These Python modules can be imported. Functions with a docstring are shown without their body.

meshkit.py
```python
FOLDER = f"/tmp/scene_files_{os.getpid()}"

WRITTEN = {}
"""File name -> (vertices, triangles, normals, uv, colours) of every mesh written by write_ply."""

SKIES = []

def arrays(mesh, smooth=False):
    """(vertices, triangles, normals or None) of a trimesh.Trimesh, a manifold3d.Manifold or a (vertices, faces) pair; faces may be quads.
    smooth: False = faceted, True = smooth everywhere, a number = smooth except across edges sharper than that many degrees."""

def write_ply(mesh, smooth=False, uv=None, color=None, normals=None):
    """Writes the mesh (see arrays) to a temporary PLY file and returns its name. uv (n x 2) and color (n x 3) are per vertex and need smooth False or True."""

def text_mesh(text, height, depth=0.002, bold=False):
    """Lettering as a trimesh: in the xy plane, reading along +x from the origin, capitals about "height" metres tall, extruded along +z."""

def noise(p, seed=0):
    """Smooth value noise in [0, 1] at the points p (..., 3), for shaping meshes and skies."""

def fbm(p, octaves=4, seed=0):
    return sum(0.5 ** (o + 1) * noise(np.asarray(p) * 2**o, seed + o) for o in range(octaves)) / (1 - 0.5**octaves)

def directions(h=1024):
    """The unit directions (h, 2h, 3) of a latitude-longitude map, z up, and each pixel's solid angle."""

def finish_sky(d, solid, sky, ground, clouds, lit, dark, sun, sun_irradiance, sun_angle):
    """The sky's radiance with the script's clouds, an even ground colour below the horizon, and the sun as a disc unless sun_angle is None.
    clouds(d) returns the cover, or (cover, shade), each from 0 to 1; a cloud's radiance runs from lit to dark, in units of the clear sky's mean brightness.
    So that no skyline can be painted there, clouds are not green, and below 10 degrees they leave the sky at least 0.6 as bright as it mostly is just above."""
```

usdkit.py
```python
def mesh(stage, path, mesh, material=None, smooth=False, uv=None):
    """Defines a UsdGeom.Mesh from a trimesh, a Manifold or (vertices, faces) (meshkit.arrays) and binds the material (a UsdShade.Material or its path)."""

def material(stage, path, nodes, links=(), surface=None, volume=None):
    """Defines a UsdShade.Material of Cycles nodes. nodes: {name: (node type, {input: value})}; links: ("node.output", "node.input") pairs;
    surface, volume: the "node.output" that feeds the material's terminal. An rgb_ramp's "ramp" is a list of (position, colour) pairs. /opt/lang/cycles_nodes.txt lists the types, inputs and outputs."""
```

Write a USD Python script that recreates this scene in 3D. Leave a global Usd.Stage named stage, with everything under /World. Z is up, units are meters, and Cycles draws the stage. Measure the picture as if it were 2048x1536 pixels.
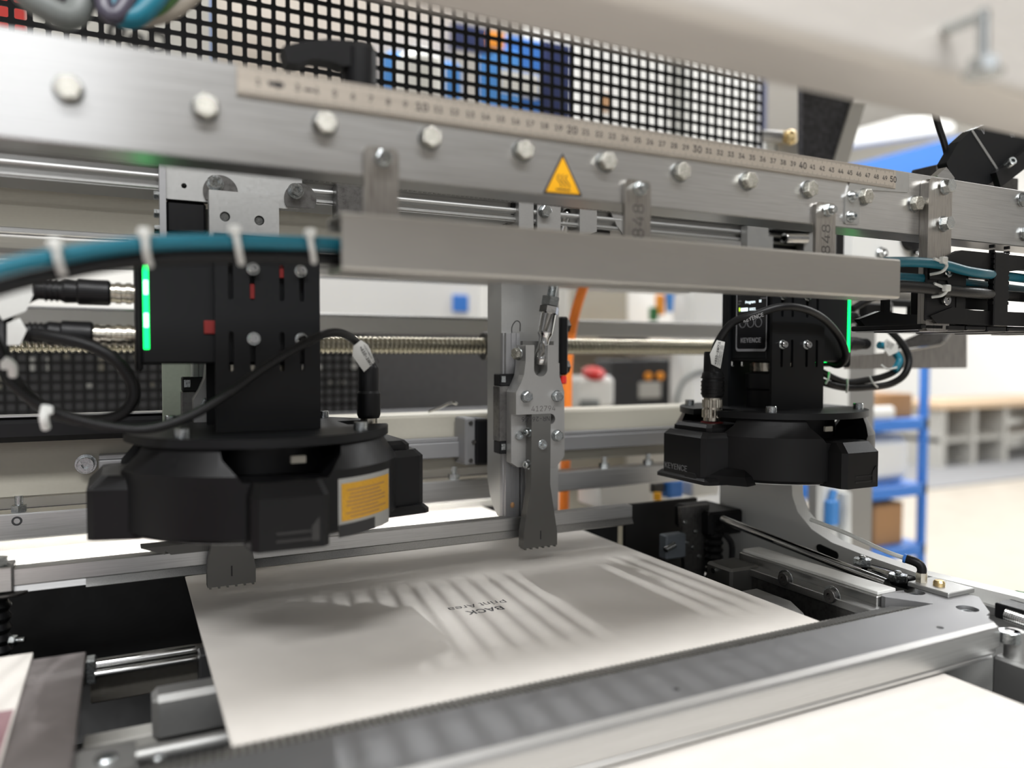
import math, random
import numpy as np, trimesh
from shapely.geometry import Polygon, Point, LineString, box as sbox
from shapely.ops import unary_union
from shapely import affinity
import usdkit, meshkit
from pxr import Usd, UsdGeom, UsdLux, UsdShade, Gf, Sdf

stage = Usd.Stage.CreateInMemory()
UsdGeom.SetStageUpAxis(stage, UsdGeom.Tokens.z)
UsdGeom.SetStageMetersPerUnit(stage, 1.0)
World = UsdGeom.Xform.Define(stage, '/World')
stage.SetDefaultPrim(World.GetPrim())
UsdGeom.Scope.Define(stage, '/World/Looks')
rng = random.Random(7)
# Measures below are millimetres in the machine's own axes: x along the crossbeam from the ruler's zero, y to the rear,
# z up from the ruler's middle line, which lies 1.30 m above the hall floor.
LIFT = 1300.0
def M(p): return (p[0]/1000.0, p[1]/1000.0, (p[2]+LIFT)/1000.0)

# ------------------------------------------------------------------ camera
cam = UsdGeom.Camera.Define(stage, '/World/camera')
cp = M((-54.7, -426.3, -141.3))
right, up, back = (0.89407889, -0.44790268, 0.00247418), (0.01489982, 0.03526208, 0.99926702), (-0.44766162, -0.89338669, 0.03820076)
cam.AddTransformOp().Set(Gf.Matrix4d(*right, 0, *up, 0, *back, 0, *cp, 1))
cam.CreateHorizontalApertureAttr(36.0); cam.CreateVerticalApertureAttr(27.0)
cam.CreateFocalLengthAttr(36.0*1549.36/2048)
cam.CreateClippingRangeAttr(Gf.Vec2f(0.02, 100))
cam.CreateFStopAttr(2.85); cam.CreateFocusDistanceAttr(0.68)
cam.CreateExposureAttr(0.12)

# ------------------------------------------------------------------ lights of the hall (LED panels under the ceiling)
def area(name, loc, target, w, h, power, color=(0.985, 0.992, 1.0)):
    l = UsdLux.RectLight.Define(stage, '/World/' + name)
    l.CreateWidthAttr(w); l.CreateHeightAttr(h); l.CreateIntensityAttr(power); l.CreateColorAttr(Gf.Vec3f(*color)); l.CreateNormalizeAttr(False)
    z = -(np.array(target, float)-np.array(loc, float)); z /= np.linalg.norm(z)
    x = np.cross((0, 1, 0) if abs(z[2]) > .9 else (0, 0, 1), z); x /= np.linalg.norm(x); y = np.cross(z, x)
    UsdGeom.Xformable(l).AddTransformOp().Set(Gf.Matrix4d(*x, 0, *y, 0, *z, 0, *loc, 1))
    return l
LAMPS = [(-2.1, -2.5, 36), (-0.4, -2.5, 46), (1.3, -2.6, 22), (-2.4, 2.2, 24), (0.8, 2.6, 24), (3.8, 2.0, 30), (6.6, 0.4, 56), (3.0, 5.6, 56), (6.8, 4.2, 70), (-0.5, 5.6, 40)]
for i, (lx, ly, lp_) in enumerate(LAMPS):
    area('hall_lamp_%03d' % i if i else 'hall_lamp', (lx, ly, 4.3), (lx, ly, 0), 1.6, 0.6, lp_)
area('spot_bar', (0.36, 1.62, 3.13), (0.22, 0.15, 0.955), 0.02, 0.14, 4600)
area('front_window', (-1.0, -4.4, 2.3), (-0.6, 0, 1.5), 3.0, 2.0, 1.8, (0.97, 0.985, 1.0))

# ------------------------------------------------------------------ mesh helpers (millimetres)
def cat(*ms):
    out = []
    for m in ms:
        if isinstance(m, (list, tuple)): out += list(m)
        else: out.append(m)
    return trimesh.util.concatenate(out)
def box(x0, x1, y0, y1, z0, z1, b=0.0):
    x0, x1 = sorted((x0, x1)); y0, y1 = sorted((y0, y1)); z0, z1 = sorted((z0, z1))
    if b <= 0:
        m = trimesh.creation.box((x1-x0, y1-y0, z1-z0)); m.apply_translation(((x0+x1)/2, (y0+y1)/2, (z0+z1)/2)); return m
    pts = []
    for sx in (0, 1):
        for sy in (0, 1):
            for sz in (0, 1):
                c = [(x0, x1)[sx], (y0, y1)[sy], (z0, z1)[sz]]; s = [1-2*sx, 1-2*sy, 1-2*sz]
                for k in range(3):
                    q = [c[j] + (0 if j == k else s[j]*b) for j in range(3)]; pts.append(q)
    return trimesh.convex.convex_hull(np.array(pts))
def prism(poly, axis, a0, a1):
    if not hasattr(poly, 'geom_type'): poly = Polygon(poly)
    poly = poly.buffer(0)
    ms = []
    for g in getattr(poly, 'geoms', [poly]):
        m = trimesh.creation.extrude_polygon(g, abs(a1-a0), engine='earcut')
        v = m.vertices.copy(); a = v[:, 2] + min(a0, a1)
        if axis == 'z': w = np.c_[v[:, 0], v[:, 1], a]
        elif axis == 'y': w = np.c_[v[:, 0], a, v[:, 1]]
        else: w = np.c_[a, v[:, 0], v[:, 1]]
        f = m.faces if axis != 'y' else m.faces[:, ::-1]
        ms.append(trimesh.Trimesh(w, f, process=False))
    return cat(ms)
def rrect(x0, x1, z0, z1, r):
    x0, x1 = sorted((x0, x1)); z0, z1 = sorted((z0, z1))
    return sbox(x0+r, z0+r, x1-r, z1-r).buffer(r, quad_segs=6)
def frame_of(d):
    d = np.array(d, float); d /= np.linalg.norm(d)
    a = np.array((0, 0, 1.0)) if abs(d[2]) < .9 else np.array((1.0, 0, 0))
    u = np.cross(a, d); u /= np.linalg.norm(u); v = np.cross(d, u)
    return u, v, d
def lathe(prof, p, d, n=32, phase=0.0):
    """prof: (radius, height along d from p)."""
    u, v, d = frame_of(d); p = np.array(p, float)
    t = np.arange(n)*2*math.pi/n + phase
    ring = np.outer(np.cos(t), u) + np.outer(np.sin(t), v)
    V = np.vstack([p + r*ring + h*d for r, h in prof]); F = []
    for k in range(len(prof)-1):
        for i in range(n):
            j = (i+1) % n
            F += [(k*n+i, k*n+j, (k+1)*n+j), (k*n+i, (k+1)*n+j, (k+1)*n+i)]
    m = trimesh.Trimesh(V, F, process=False)
    return m
def cyl(p0, p1, r, n=24, r1=None, ch=0.0):
    p0, p1 = np.array(p0, float), np.array(p1, float); h = np.linalg.norm(p1-p0); r1 = r if r1 is None else r1
    prof = [(1e-4, 0), (r-ch, 0), (r, ch), (r1, h-ch), (r1-ch, h), (1e-4, h)] if ch else [(1e-4, 0), (r, 0), (r1, h), (1e-4, h)]
    return lathe(prof, p0, p1-p0, n)
def hexa(p, d, af, h, ch=0.6, phase=0.0):
    R = af/2/math.cos(math.pi/6)
    a = lathe([(1e-4, 0), (R, 0), (R, h-ch*.5), (R-ch, h), (1e-4, h)], p, d, 6, phase)
    return a
def smoothpath(pts, step=3.0):
    P = np.array(pts, float); Q = np.vstack([2*P[0]-P[1], P, 2*P[-1]-P[-2]]); out = []
    for i in range(1, len(Q)-2):
        a, b, c, d = Q[i-1], Q[i], Q[i+1], Q[i+2]
        n = max(3, int(np.linalg.norm(c-b)/step))
        for t in np.arange(n)/n:
            out.append(.5*(2*b+(c-a)*t+(2*a-5*b+4*c-d)*t*t+(3*b-a-3*c+d)*t**3))
    out.append(P[-1]); return np.array(out)
def tube(pts, r, n=14, step=3.0, smooth=True):
    P = smoothpath(pts, step) if smooth else np.array(pts, float)
    T = np.gradient(P, axis=0); T /= np.linalg.norm(T, axis=1)[:, None]
    u, v, _ = frame_of(T[0]); V = []
    t = np.arange(n)*2*math.pi/n
    rr = np.broadcast_to(r, len(P)) if np.ndim(r) == 0 else np.interp(np.linspace(0, 1, len(P)), np.linspace(0, 1, len(r)), r)
    for k in range(len(P)):
        u = u - T[k]*np.dot(u, T[k]); u /= np.linalg.norm(u); v = np.cross(T[k], u)
        V.append(P[k] + rr[k]*(np.outer(np.cos(t), u)+np.outer(np.sin(t), v)))
    V = np.vstack(V + [P[:1], P[-1:]]); F = []; L = len(P)
    for k in range(L-1):
        for i in range(n):
            j = (i+1) % n; F += [(k*n+i, k*n+j, (k+1)*n+j), (k*n+i, (k+1)*n+j, (k+1)*n+i)]
    for i in range(n):
        j = (i+1) % n; F += [(L*n, j, i), (L*n+1, (L-1)*n+i, (L-1)*n+j)]
    return trimesh.Trimesh(V, F, process=False)
def words(text, h, origin, rt, upv, bold=False, depth=.08, center=False, fit=None):
    m = meshkit.text_mesh(text, h, depth, bold); rt = np.array(rt, float); upv = np.array(upv, float); nn = np.cross(rt, upv)
    v = m.vertices.copy()
    if fit: v[:, 0] *= fit/(v[:, 0].max()-min(0, v[:, 0].min()))
    if center: v[:, 0] -= (v[:, 0].min()+v[:, 0].max())/2
    return trimesh.Trimesh(np.array(origin, float) + np.outer(v[:, 0], rt) + np.outer(v[:, 1], upv) + np.outer(v[:, 2], nn), m.faces, process=False)
def ring_poly(r0, r1, n=48): return Point(0, 0).buffer(r1, quad_segs=n//4).difference(Point(0, 0).buffer(r0, quad_segs=n//4))
def washer(p, d, r0, r1, t, n=28): return lathe([(r0, 0), (r1, 0), (r1, t*.8), (r1-.2, t), (r0, t), (r0, 0)], p, d, n)
def sockethead(p, d, r, h, key, n=24):
    """Cap head with a hexagon recess."""
    R = key/2/math.cos(math.pi/6); u, v, dd = frame_of(d); p = np.array(p, float)
    outer = lathe([(1e-4, 0), (r, 0), (r, h-.5), (r-.4, h)], p, d, n)
    t = np.arange(n)*2*math.pi/n; tri = []; V = []; F = []
    ht = np.arange(6)*math.pi/3
    def hexr(a): b = (a % (math.pi/3))-math.pi/6; return key/2/math.cos(b)
    top = [p+h*dd+(r-.4)*(math.cos(a)*u+math.sin(a)*v) for a in t]; inn = [p+h*dd+hexr(a)*(math.cos(a)*u+math.sin(a)*v) for a in t]; bot = [q-dd*h*.6 for q in inn]
    V = top+inn+bot+[p+dd*h*.4]
    for i in range(n):
        j = (i+1) % n; F += [(i, j, n+j), (i, n+j, n+i), (n+i, n+j, 2*n+j), (n+i, 2*n+j, 2*n+i), (2*n+i, 2*n+j, 3*n)]
    return cat(outer, trimesh.Trimesh(np.array(V), F, process=False))

# ------------------------------------------------------------------ materials
def lin(r, g, b): return tuple(((c/255)/12.92 if c/255 <= .04045 else ((c/255+.055)/1.055)**2.4) for c in (r, g, b))
def look(name, col, rough=.5, metal=0.0, spec=.5, grain=0.0, stretch=(30, 30, 30), vary=0.08, bump=0.0, coat=0.0, emit=None, power=0.0, trans=0.0, aniso=0.0):
    """A principled surface whose tone and gloss vary with a (stretched) noise of the object's own coordinates."""
    n = {'tc': ('texture_coordinate', {}), 'mp': ('mapping', {'scale': stretch}), 'nz': ('noise_texture', {'scale': 10.0, 'detail': 5.0, 'roughness': .6}),
         'cr': ('rgb_ramp', {'ramp': [(0.25, tuple(c*(1-vary) for c in col)), (0.75, tuple(min(1, c*(1+vary)) for c in col))]}),
         'mr': ('map_range', {'from_min': .2, 'from_max': .8, 'to_min': max(.02, rough-grain), 'to_max': min(1, rough+grain)}),
         'p': ('principled_bsdf', {'metallic': metal, 'specular_ior_level': spec, 'coat_weight': coat, 'transmission_weight': trans, 'anisotropic': aniso})}
    k = [('tc.object', 'mp.vector'), ('mp.vector', 'nz.vector'), ('nz.fac', 'cr.fac'), ('cr.color', 'p.base_color'), ('nz.fac', 'mr.value'), ('mr.result', 'p.roughness')]
    if bump: n['b'] = ('bump', {'strength': bump, 'distance': .0006}); k += [('nz.fac', 'b.height'), ('b.normal', 'p.normal')]
    if emit: n['p'][1]['emission_color'] = emit; n['p'][1]['emission_strength'] = power
    return usdkit.material(stage, '/World/Looks/' + name, n, k, surface='p.BSDF')
alu = look('brushed_aluminium', (.56, .56, .555), .36, 1, grain=.05, stretch=(2, 120, 120), vary=.03, bump=.025)
alu_dark = look('milled_aluminium', (.34, .34, .345), .58, 1, grain=.03, stretch=(4, 160, 160), vary=.025, bump=.012)
alu_y = look('milled_aluminium_lengthwise', (.47, .47, .46), .36, 1, grain=.04, stretch=(140, 4, 140), vary=.03, bump=.02)
alu_mat = look('matt_anodised_aluminium', (.43, .43, .42), .48, .9, grain=.05, stretch=(40, 40, 40), vary=.04)
plate_m = look('bead_blasted_steel', (.40, .395, .385), .47, .9, grain=.05, stretch=(90, 90, 90), vary=.05, bump=.05)
finger_m = look('grey_finger_steel', (.15, .148, .14), .5, .85, grain=.05, stretch=(90, 90, 90), vary=.05, bump=.05)
stainless = look('satin_stainless_sheet', (.50, .485, .455), .42, .9, grain=.06, stretch=(4, 80, 80), vary=.04, bump=.03)
brushed_v = look('brushed_stainless_strap', (.41, .39, .365), .36, 1, grain=.1, stretch=(80, 80, 5), vary=.08, bump=.05)
ruler_m = look('satin_ruler_steel', (.50, .45, .39), .42, .75, grain=.05, stretch=(2, 60, 60), vary=.04)
zinc = look('bright_zinc_plating', (.46, .485, .49), .2, 1, grain=.1, stretch=(60, 60, 60), vary=.12, bump=.25)
zinc_w = look('dull_zinc_washer', (.27, .28, .28), .3, 1, grain=.08, vary=.08)
zinc_y = look('pale_chromate_zinc', (.50, .49, .44), .24, 1, grain=.12, stretch=(90, 90, 90), vary=.3, bump=1.0)
chrome = look('polished_steel', (.56, .56, .55), .12, 1, grain=.05, vary=.04)
steel_dark = look('dark_burnished_steel', (.16, .155, .15), .36, .9, grain=.08, stretch=(20, 20, 20), vary=.12)
nickel = look('nickel_plating', (.60, .565, .48), .22, 1, grain=.04, vary=.03)
screw_m = look('oiled_screw_steel', (.40, .375, .30), .3, 1, grain=.04, vary=.03)
brass = look('brass', (.72, .55, .28), .28, 1, grain=.08, vary=.08)
black_an = look('black_anodised_metal', (.0045, .005, .0058), .46, 0, spec=.26, grain=.05, stretch=(60, 60, 60), vary=.1)
black_pl = look('black_satin_plastic', (.005, .005, .0056), .42, 0, spec=.26, grain=.06, stretch=(40, 40, 40), vary=.1)
black_gl = look('black_glossy_plastic', (.008, .008, .009), .16, 0, spec=.5, vary=.05)
rubber = look('black_cable_jacket', (.006, .006, .0065), .45, 0, spec=.3, grain=.06, vary=.1)
teal = look('teal_cable_jacket', lin(24, 108, 128), .42, 0, spec=.4, vary=.06)
grey_hose = look('grey_cable_jacket', lin(112, 116, 114), .4, 0, spec=.5, vary=.08)
green_c = look('green_cable_jacket', lin(62, 104, 50), .42, vary=.06)
lilac_c = look('grey_violet_cable_jacket', lin(70, 66, 80), .35, vary=.06)
beige_c = look('beige_cable_jacket', lin(160, 152, 140), .42, vary=.06)
orange = look('orange_cable_jacket', lin(240, 130, 40), .5, vary=.05)
nylon = look('natural_nylon', lin(224, 226, 222), .45, 0, spec=.45, vary=.03)
paper = look('white_tag_vinyl', lin(188, 188, 184), .55, vary=.03)
board = look('white_card_sheet', lin(220, 215, 208), .6, 0, spec=.3, grain=.05, stretch=(4, 4, 4), vary=.025)
board_edge = look('card_edge', lin(226, 220, 208), .8, vary=.04)
white_p = look('white_powder_coat', lin(226, 226, 222), .5, 0, spec=.4, grain=.05, stretch=(60, 60, 60), vary=.02)
grey_p = look('light_grey_powder_coat', lin(176, 174, 168), .5, 0, spec=.4, vary=.03)
beige_p = look('beige_grey_enamel', lin(160, 156, 144), .5, 0, spec=.4, grain=.05, vary=.03)
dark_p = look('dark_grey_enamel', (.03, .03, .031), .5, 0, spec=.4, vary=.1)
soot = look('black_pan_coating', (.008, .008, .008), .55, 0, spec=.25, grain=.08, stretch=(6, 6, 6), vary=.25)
ink = look('black_print', (.012, .011, .013), .6, vary=.05)
ink_grey = look('grey_print', lin(128, 128, 130), .5, vary=.03)
etch = look('etched_marking', (.10, .095, .09), .6, .3, vary=.1)
yellow = look('warning_yellow', lin(236, 172, 20), .4, vary=.03)
amber = look('amber_label_print', lin(214, 160, 40), .5, 0, stretch=(120, 120, 120), vary=.25)
silver_l = look('silver_label_foil', lin(176, 176, 172), .4, .3, stretch=(200, 200, 200), vary=.2)
red = look('red_plastic', lin(206, 44, 40), .4, vary=.05)
dark_red = look('dark_red_plastic', lin(110, 22, 20), .4, vary=.05)
red_print = look('red_print', lin(214, 58, 52), .5, vary=.03)
cover_m = look('pale_satin_cover', (.62, .59, .55), .42, .35, grain=.05, stretch=(4, 60, 60), vary=.04)
blue = look('blue_enamel', lin(58, 122, 206), .45, vary=.05)
blue_l = look('light_blue_plastic', lin(78, 150, 226), .45, vary=.05)
navy = look('dark_blue_plastic', lin(30, 44, 92), .45, vary=.08)
orange_p = look('orange_plastic', lin(236, 150, 40), .45, vary=.05)
green_p = look('green_plastic', lin(50, 110, 62), .45, vary=.05)
brown = look('brown_cardboard', lin(168, 128, 88), .8, vary=.08)
wood = look('pale_wood_top', lin(196, 170, 140), .55, stretch=(1, 14, 14), vary=.08)
led = look('green_indicator_light', (.01, .3, .05), .3, emit=(.0, 1.0, .13), power=3.2)
led_hot = look('green_indicator_hot_spot', (.1, .6, .2), .3, emit=(.3, 1.0, .5), power=4.5)
oled = look('white_screen_pixels', (.5, .5, .5), .3, emit=(.8, .95, 1.0), power=1.3)
led_y = look('yellow_green_status_light', (.3, .4, .05), .3, emit=(.55, .9, .05), power=1.4)
milky = look('milky_light_diffuser', lin(222, 224, 222), .35, vary=.02)
floor_m = look('sealed_concrete_floor', lin(172, 164, 152), .38, 0, spec=.4, grain=.1, stretch=(.5, .5, .5), vary=.05)
wall_dim = look('grey_wall_paint', lin(120, 120, 122), .8, vary=.02, stretch=(.5, .5, .5))
wall_m = look('white_wall_paint', lin(236, 236, 233), .7, vary=.015, stretch=(.5, .5, .5))
ceil_m = look('white_ceiling_paint', lin(200, 200, 200), .8, vary=.02, stretch=(.5, .5, .5))

# ------------------------------------------------------------------ things, parts and sub-parts
taken = {}
def numbered(parent, name):
    k = taken.get((parent, name), 0); taken[(parent, name)] = k+1
    return name if k == 0 else '%s_%03d' % (name, k)
class Part:
    def __init__(s, path, o): s.path, s.o = path, o
    def part(s, name, mesh, mat, label=None, smooth=28, kind=None):
        path = s.path + '/' + numbered(s.path, name)
        v, f, _ = meshkit.arrays(mesh, False)
        m = trimesh.Trimesh((v - s.o)/1000.0, f, process=False); m.merge_vertices()
        pr = usdkit.mesh(stage, path, m, mat, smooth=smooth).GetPrim()
        if label: pr.SetCustomDataByKey('label', label)
        if kind: pr.SetCustomDataByKey('kind', kind)
        return Part(path, s.o)
def tag(pr, label, catg, group=None, kind=None):
    for k, v in (('label', label), ('category', catg), ('group', group), ('kind', kind)):
        if v: pr.SetCustomDataByKey(k, v)
def thing(name, label, catg, base, group=None):
    path = '/World/' + numbered('/World', name)
    x = UsdGeom.Xform.Define(stage, path); x.AddTranslateOp().Set(Gf.Vec3d(*M(base)))
    tag(x.GetPrim(), label, catg, group)
    return Part(path, np.array(base, float))
def solo(name, label, catg, base, mesh, mat, group=None, kind=None, smooth=28):
    path = '/World/' + numbered('/World', name)
    v, f, _ = meshkit.arrays(mesh, False)
    m = trimesh.Trimesh((v-np.array(base))/1000.0, f, process=False); m.merge_vertices()
    x = usdkit.mesh(stage, path, m, mat, smooth=smooth); x.AddTranslateOp().Set(Gf.Vec3d(*M(base)))
    tag(x.GetPrim(), label, catg, group, kind)
    return Part(path, np.array(base, float))
def struct(name, mesh, mat):
    return solo(name, None, None, (0, 0, -LIFT), mesh, mat, kind='structure')
def bolt(t, p, d=(0, -1, 0), af=10, h=4.2, rw=6.6, tw=1.5, mat=None, phase=None):
    p = np.array(p, float); d = np.array(d, float)/np.linalg.norm(d)
    b = t.part('bolt', hexa(p+d*tw, d, af, h, .7, rng.uniform(0, 1) if phase is None else phase), mat or zinc)
    b.part('washer', washer(p, d, af*.3, rw, tw), zinc_w)
    return b
def capscrew(t, p, d=(0, -1, 0), r=3.5, h=4, key=3, rw=None, mat=None):
    p = np.array(p, float); d = np.array(d, float)/np.linalg.norm(d); tw = .8 if rw else 0
    b = t.part('cap_screw', sockethead(p+d*tw, d, r, h, key), mat or zinc)
    if rw: b.part('washer', washer(p, d, r*.5, rw, tw), zinc)
    return b

# ================================================================== the hall
struct('floor', box(-5000, 10000, -4500, 9500, -LIFT-60, -LIFT), floor_m)
struct('ceiling', box(-5000, 10000, -4500, 9500, 3100, 3160), ceil_m)
struct('wall_back', box(-5000, 10000, 9500, 9600, -LIFT, 3100), wall_m)
struct('wall_right', box(10000, 10100, -4500, 9500, -LIFT, 3100), wall_m)
struct('wall_left', box(-5100, -5000, -4500, 9500, -LIFT, 3100), wall_dim)
struct('wall_front', box(-5000, 10000, -4600, -4500, -LIFT, 3100), wall_dim)

# ================================================================== machine body under the working plane
mb = thing('machine_bed', 'dark open machine bed below the card sheets', 'machine bed', (100, 300, -LIFT))
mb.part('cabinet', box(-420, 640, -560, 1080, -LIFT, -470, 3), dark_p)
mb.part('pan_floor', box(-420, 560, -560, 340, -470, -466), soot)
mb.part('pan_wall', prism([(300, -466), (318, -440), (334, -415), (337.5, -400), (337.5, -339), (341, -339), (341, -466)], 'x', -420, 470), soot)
mb.part('cross_member', box(-80, 470, 206, 214, -396.5, -371, 1), look('umber_steel', (.10, .093, .08), .5, .3, vary=.1))

# ------------------------------------------------------------------ crossbeam with ruler
bm = thing('crossbeam', 'long brushed aluminium crossbeam with a row of hex bolts and a hot-surface sign', 'beam', (250, 14, -42.3))
bm.part('beam_profile', box(-360, 840, 0, 28, -42.3, 8.3, .7), alu)
for k in range(-1, 11):
    bolt(bm, (-76.2+60.4*k, 0, -17), af=10.5, h=4.6, rw=6.8, tw=1.6, mat=zinc_y)
for q in ((674.2, 0.0, -0.4), (680.2, 0.0, -30.6)): bolt(bm, q)
for q in ((556.2, -8.0, -1.5), (555.4, -8.0, -32.0)): pass
cp_ = Polygon([(446.4, -39.6), (446.9, -18.4), (451.0, -7.6), (451.0, 7), (520.1, 7), (520.5, -8.5), (462.9, -11.5), (462.6, -39.1)]).buffer(-2).buffer(2)
bm.part('corner_plate', prism(cp_, 'y', -1.2, 0), alu_mat)
for q in ((453.2, -1.2, -18.0), (452.5, -1.2, -33.5)): capscrew(bm, q, r=2.9, h=4, key=2.5, rw=4.6)
# hot-surface sign
T0, T1, T2 = (194.0, -15.3), (180.5, -40.9), (208.2, -40.2)
tri = Polygon([T0, T1, T2])
sg = bm.part('hot_surface_sign', prism(tri.buffer(.3), 'y', -.35, 0), ink, 'yellow triangular hot-surface warning sign')
sg.part('yellow_field', prism(tri.buffer(-.95), 'y', -.5, -.36), yellow)
cx = (T1[0]+T2[0])/2; bz = (T1[1]+T2[1])/2
waves = [prism(LineString([(cx+dx+1.1*math.sin(t*2*math.pi+.5)+1.4*(.5-t), bz+4.6+t*7.6) for t in np.linspace(0, 1, 14)]).buffer(.36), 'y', -.62, -.51) for dx in (-2.9, 0, 2.9)]
sg.part('heat_symbol', cat(waves, box(cx-5.2, cx+5.2, -.62, -.51, bz+2.4, bz+3.3)), ink)

ru = thing('steel_ruler', 'graduated steel ruler fixed along the upper edge of the crossbeam', 'ruler', (250, -.8, -7.2))
ru.part('blade', box(-.5, 503, -1.9, 0, -7.2, 7.4, .15), ruler_m)
tk = []
for k in range(1, 501):
    L = 3.6 if k % 10 == 0 else 2.6 if k % 5 == 0 else 1.7
    tk.append(box(k-.11, k+.11, -1.96, -1.9, 7.2-L, 7.2)); tk.append(box(k-.11, k+.11, -1.96, -1.9, -7.0, -7.0+L))
ru.part('graduations', cat(tk), etch, kind='stuff')
for c in range(1, 51):
    hh = 4.6 if c % 10 == 0 else 3.4
    ru.part('numeral', words(str(c), hh, (10*c, -1.9, -hh/2), (1, 0, 0), (0, 0, 1), True, .06, True), ink)
ru.part('scale_mark', cat(box(15, 23, -1.96, -1.9, -1.2, 1.2), box(33.5, 38, -1.96, -1.9, -1, .4)), ink)

# ------------------------------------------------------------------ cable duct
du = thing('cable_duct', 'grey steel cable duct hung on straps in front of the crossbeam', 'cable duct', (258, -17, -98.5))
o = rrect(-32, -2, -98.5, -68.6, 2.2); i_ = rrect(-30.6, -3.4, -97.1, -70.0, 1.4)
du.part('channel', prism(o.difference(i_).difference(sbox(-4, -92, 0, -75)), 'x', 45.5, 470.5), stainless)
for a, b, zt, bx, bz_, txt in ((65.6, 85.6, -26.0, 76.4, -32.2, None), (239.6, 260.4, -26.3, 250.7, -32.2, '3848'), (413.3, 434.2, -25.6, 424.8, -31.5, '3848')):
    pl = rrect(a, b, -96, zt, 3.6)
    s_ = du.part('strap', prism(pl, 'y', -3, -.2), brushed_v)
    nb = s_.part('bolt', cat(washer((bx, -3, bz_), (0, -1, 0), 2, 5, 1.2), hexa((bx, -4.2, bz_), (0, -1, 0), 8, 3.2, .5), cyl((bx, -7.4, bz_), (bx, -11, bz_), 2.9, 20, ch=.5)), zinc)
    if txt:
        s_.part('stamped_number', words(txt, 9.0, (a+15.2, -3, -73), (0, 0, 1), (-1, 0, 0), False, .05), etch)

# ------------------------------------------------------------------ bracket holding the end of the drag chain
hb = thing('chain_bracket', 'steel strap bolted over the crossbeam end holding the black drag chain', 'bracket', (550, -4, -122))
hb.part('strap', prism(rrect(535.3, 565.2, -121.7, 4.0, 5), 'y', -8, -.2), brushed_v)
for q in ((554.3, -8.0, -2.1), (553.5, -8.0, -32.5)): bolt(hb, q, af=10, h=6, rw=6.6)

# ------------------------------------------------------------------ linear axis behind the beam
ax = thing('belt_axis', 'long aluminium linear axis with toothed belt under the crossbeam', 'linear axis', (250, 260, -14.3))
pr_ = Polygon([(240, -14.3), (240, -11), (243, -10.2), (243, -7), (240, -6.2), (240, -1.5), (244, -.5), (244, 3), (240, 4), (240, 30), (285, 30), (285, -14.3)])
ax.part('rail_profile', prism(pr_, 'x', -360, 700), alu_mat)
ax.part('guide_rail', cat(tube([(-360, 240.2, -3.8), (700, 240.2, -3.8)], 2.4, smooth=False), box(-360, 700, 239, 242, -13.6, -10.5, .8)), alu_mat)
ax.part('toothed_belt', cat(box(-360, 700, 234.5, 239.5, 5.2, 6.6), [box(x, x+2.2, 235, 239, 3.9, 5.2) for x in np.arange(60, 640, 4.6)]), black_pl, kind='stuff')
ax.part('stop_block', box(107, 136, 226, 242, -26, 2, 1), steel_dark)
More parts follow.
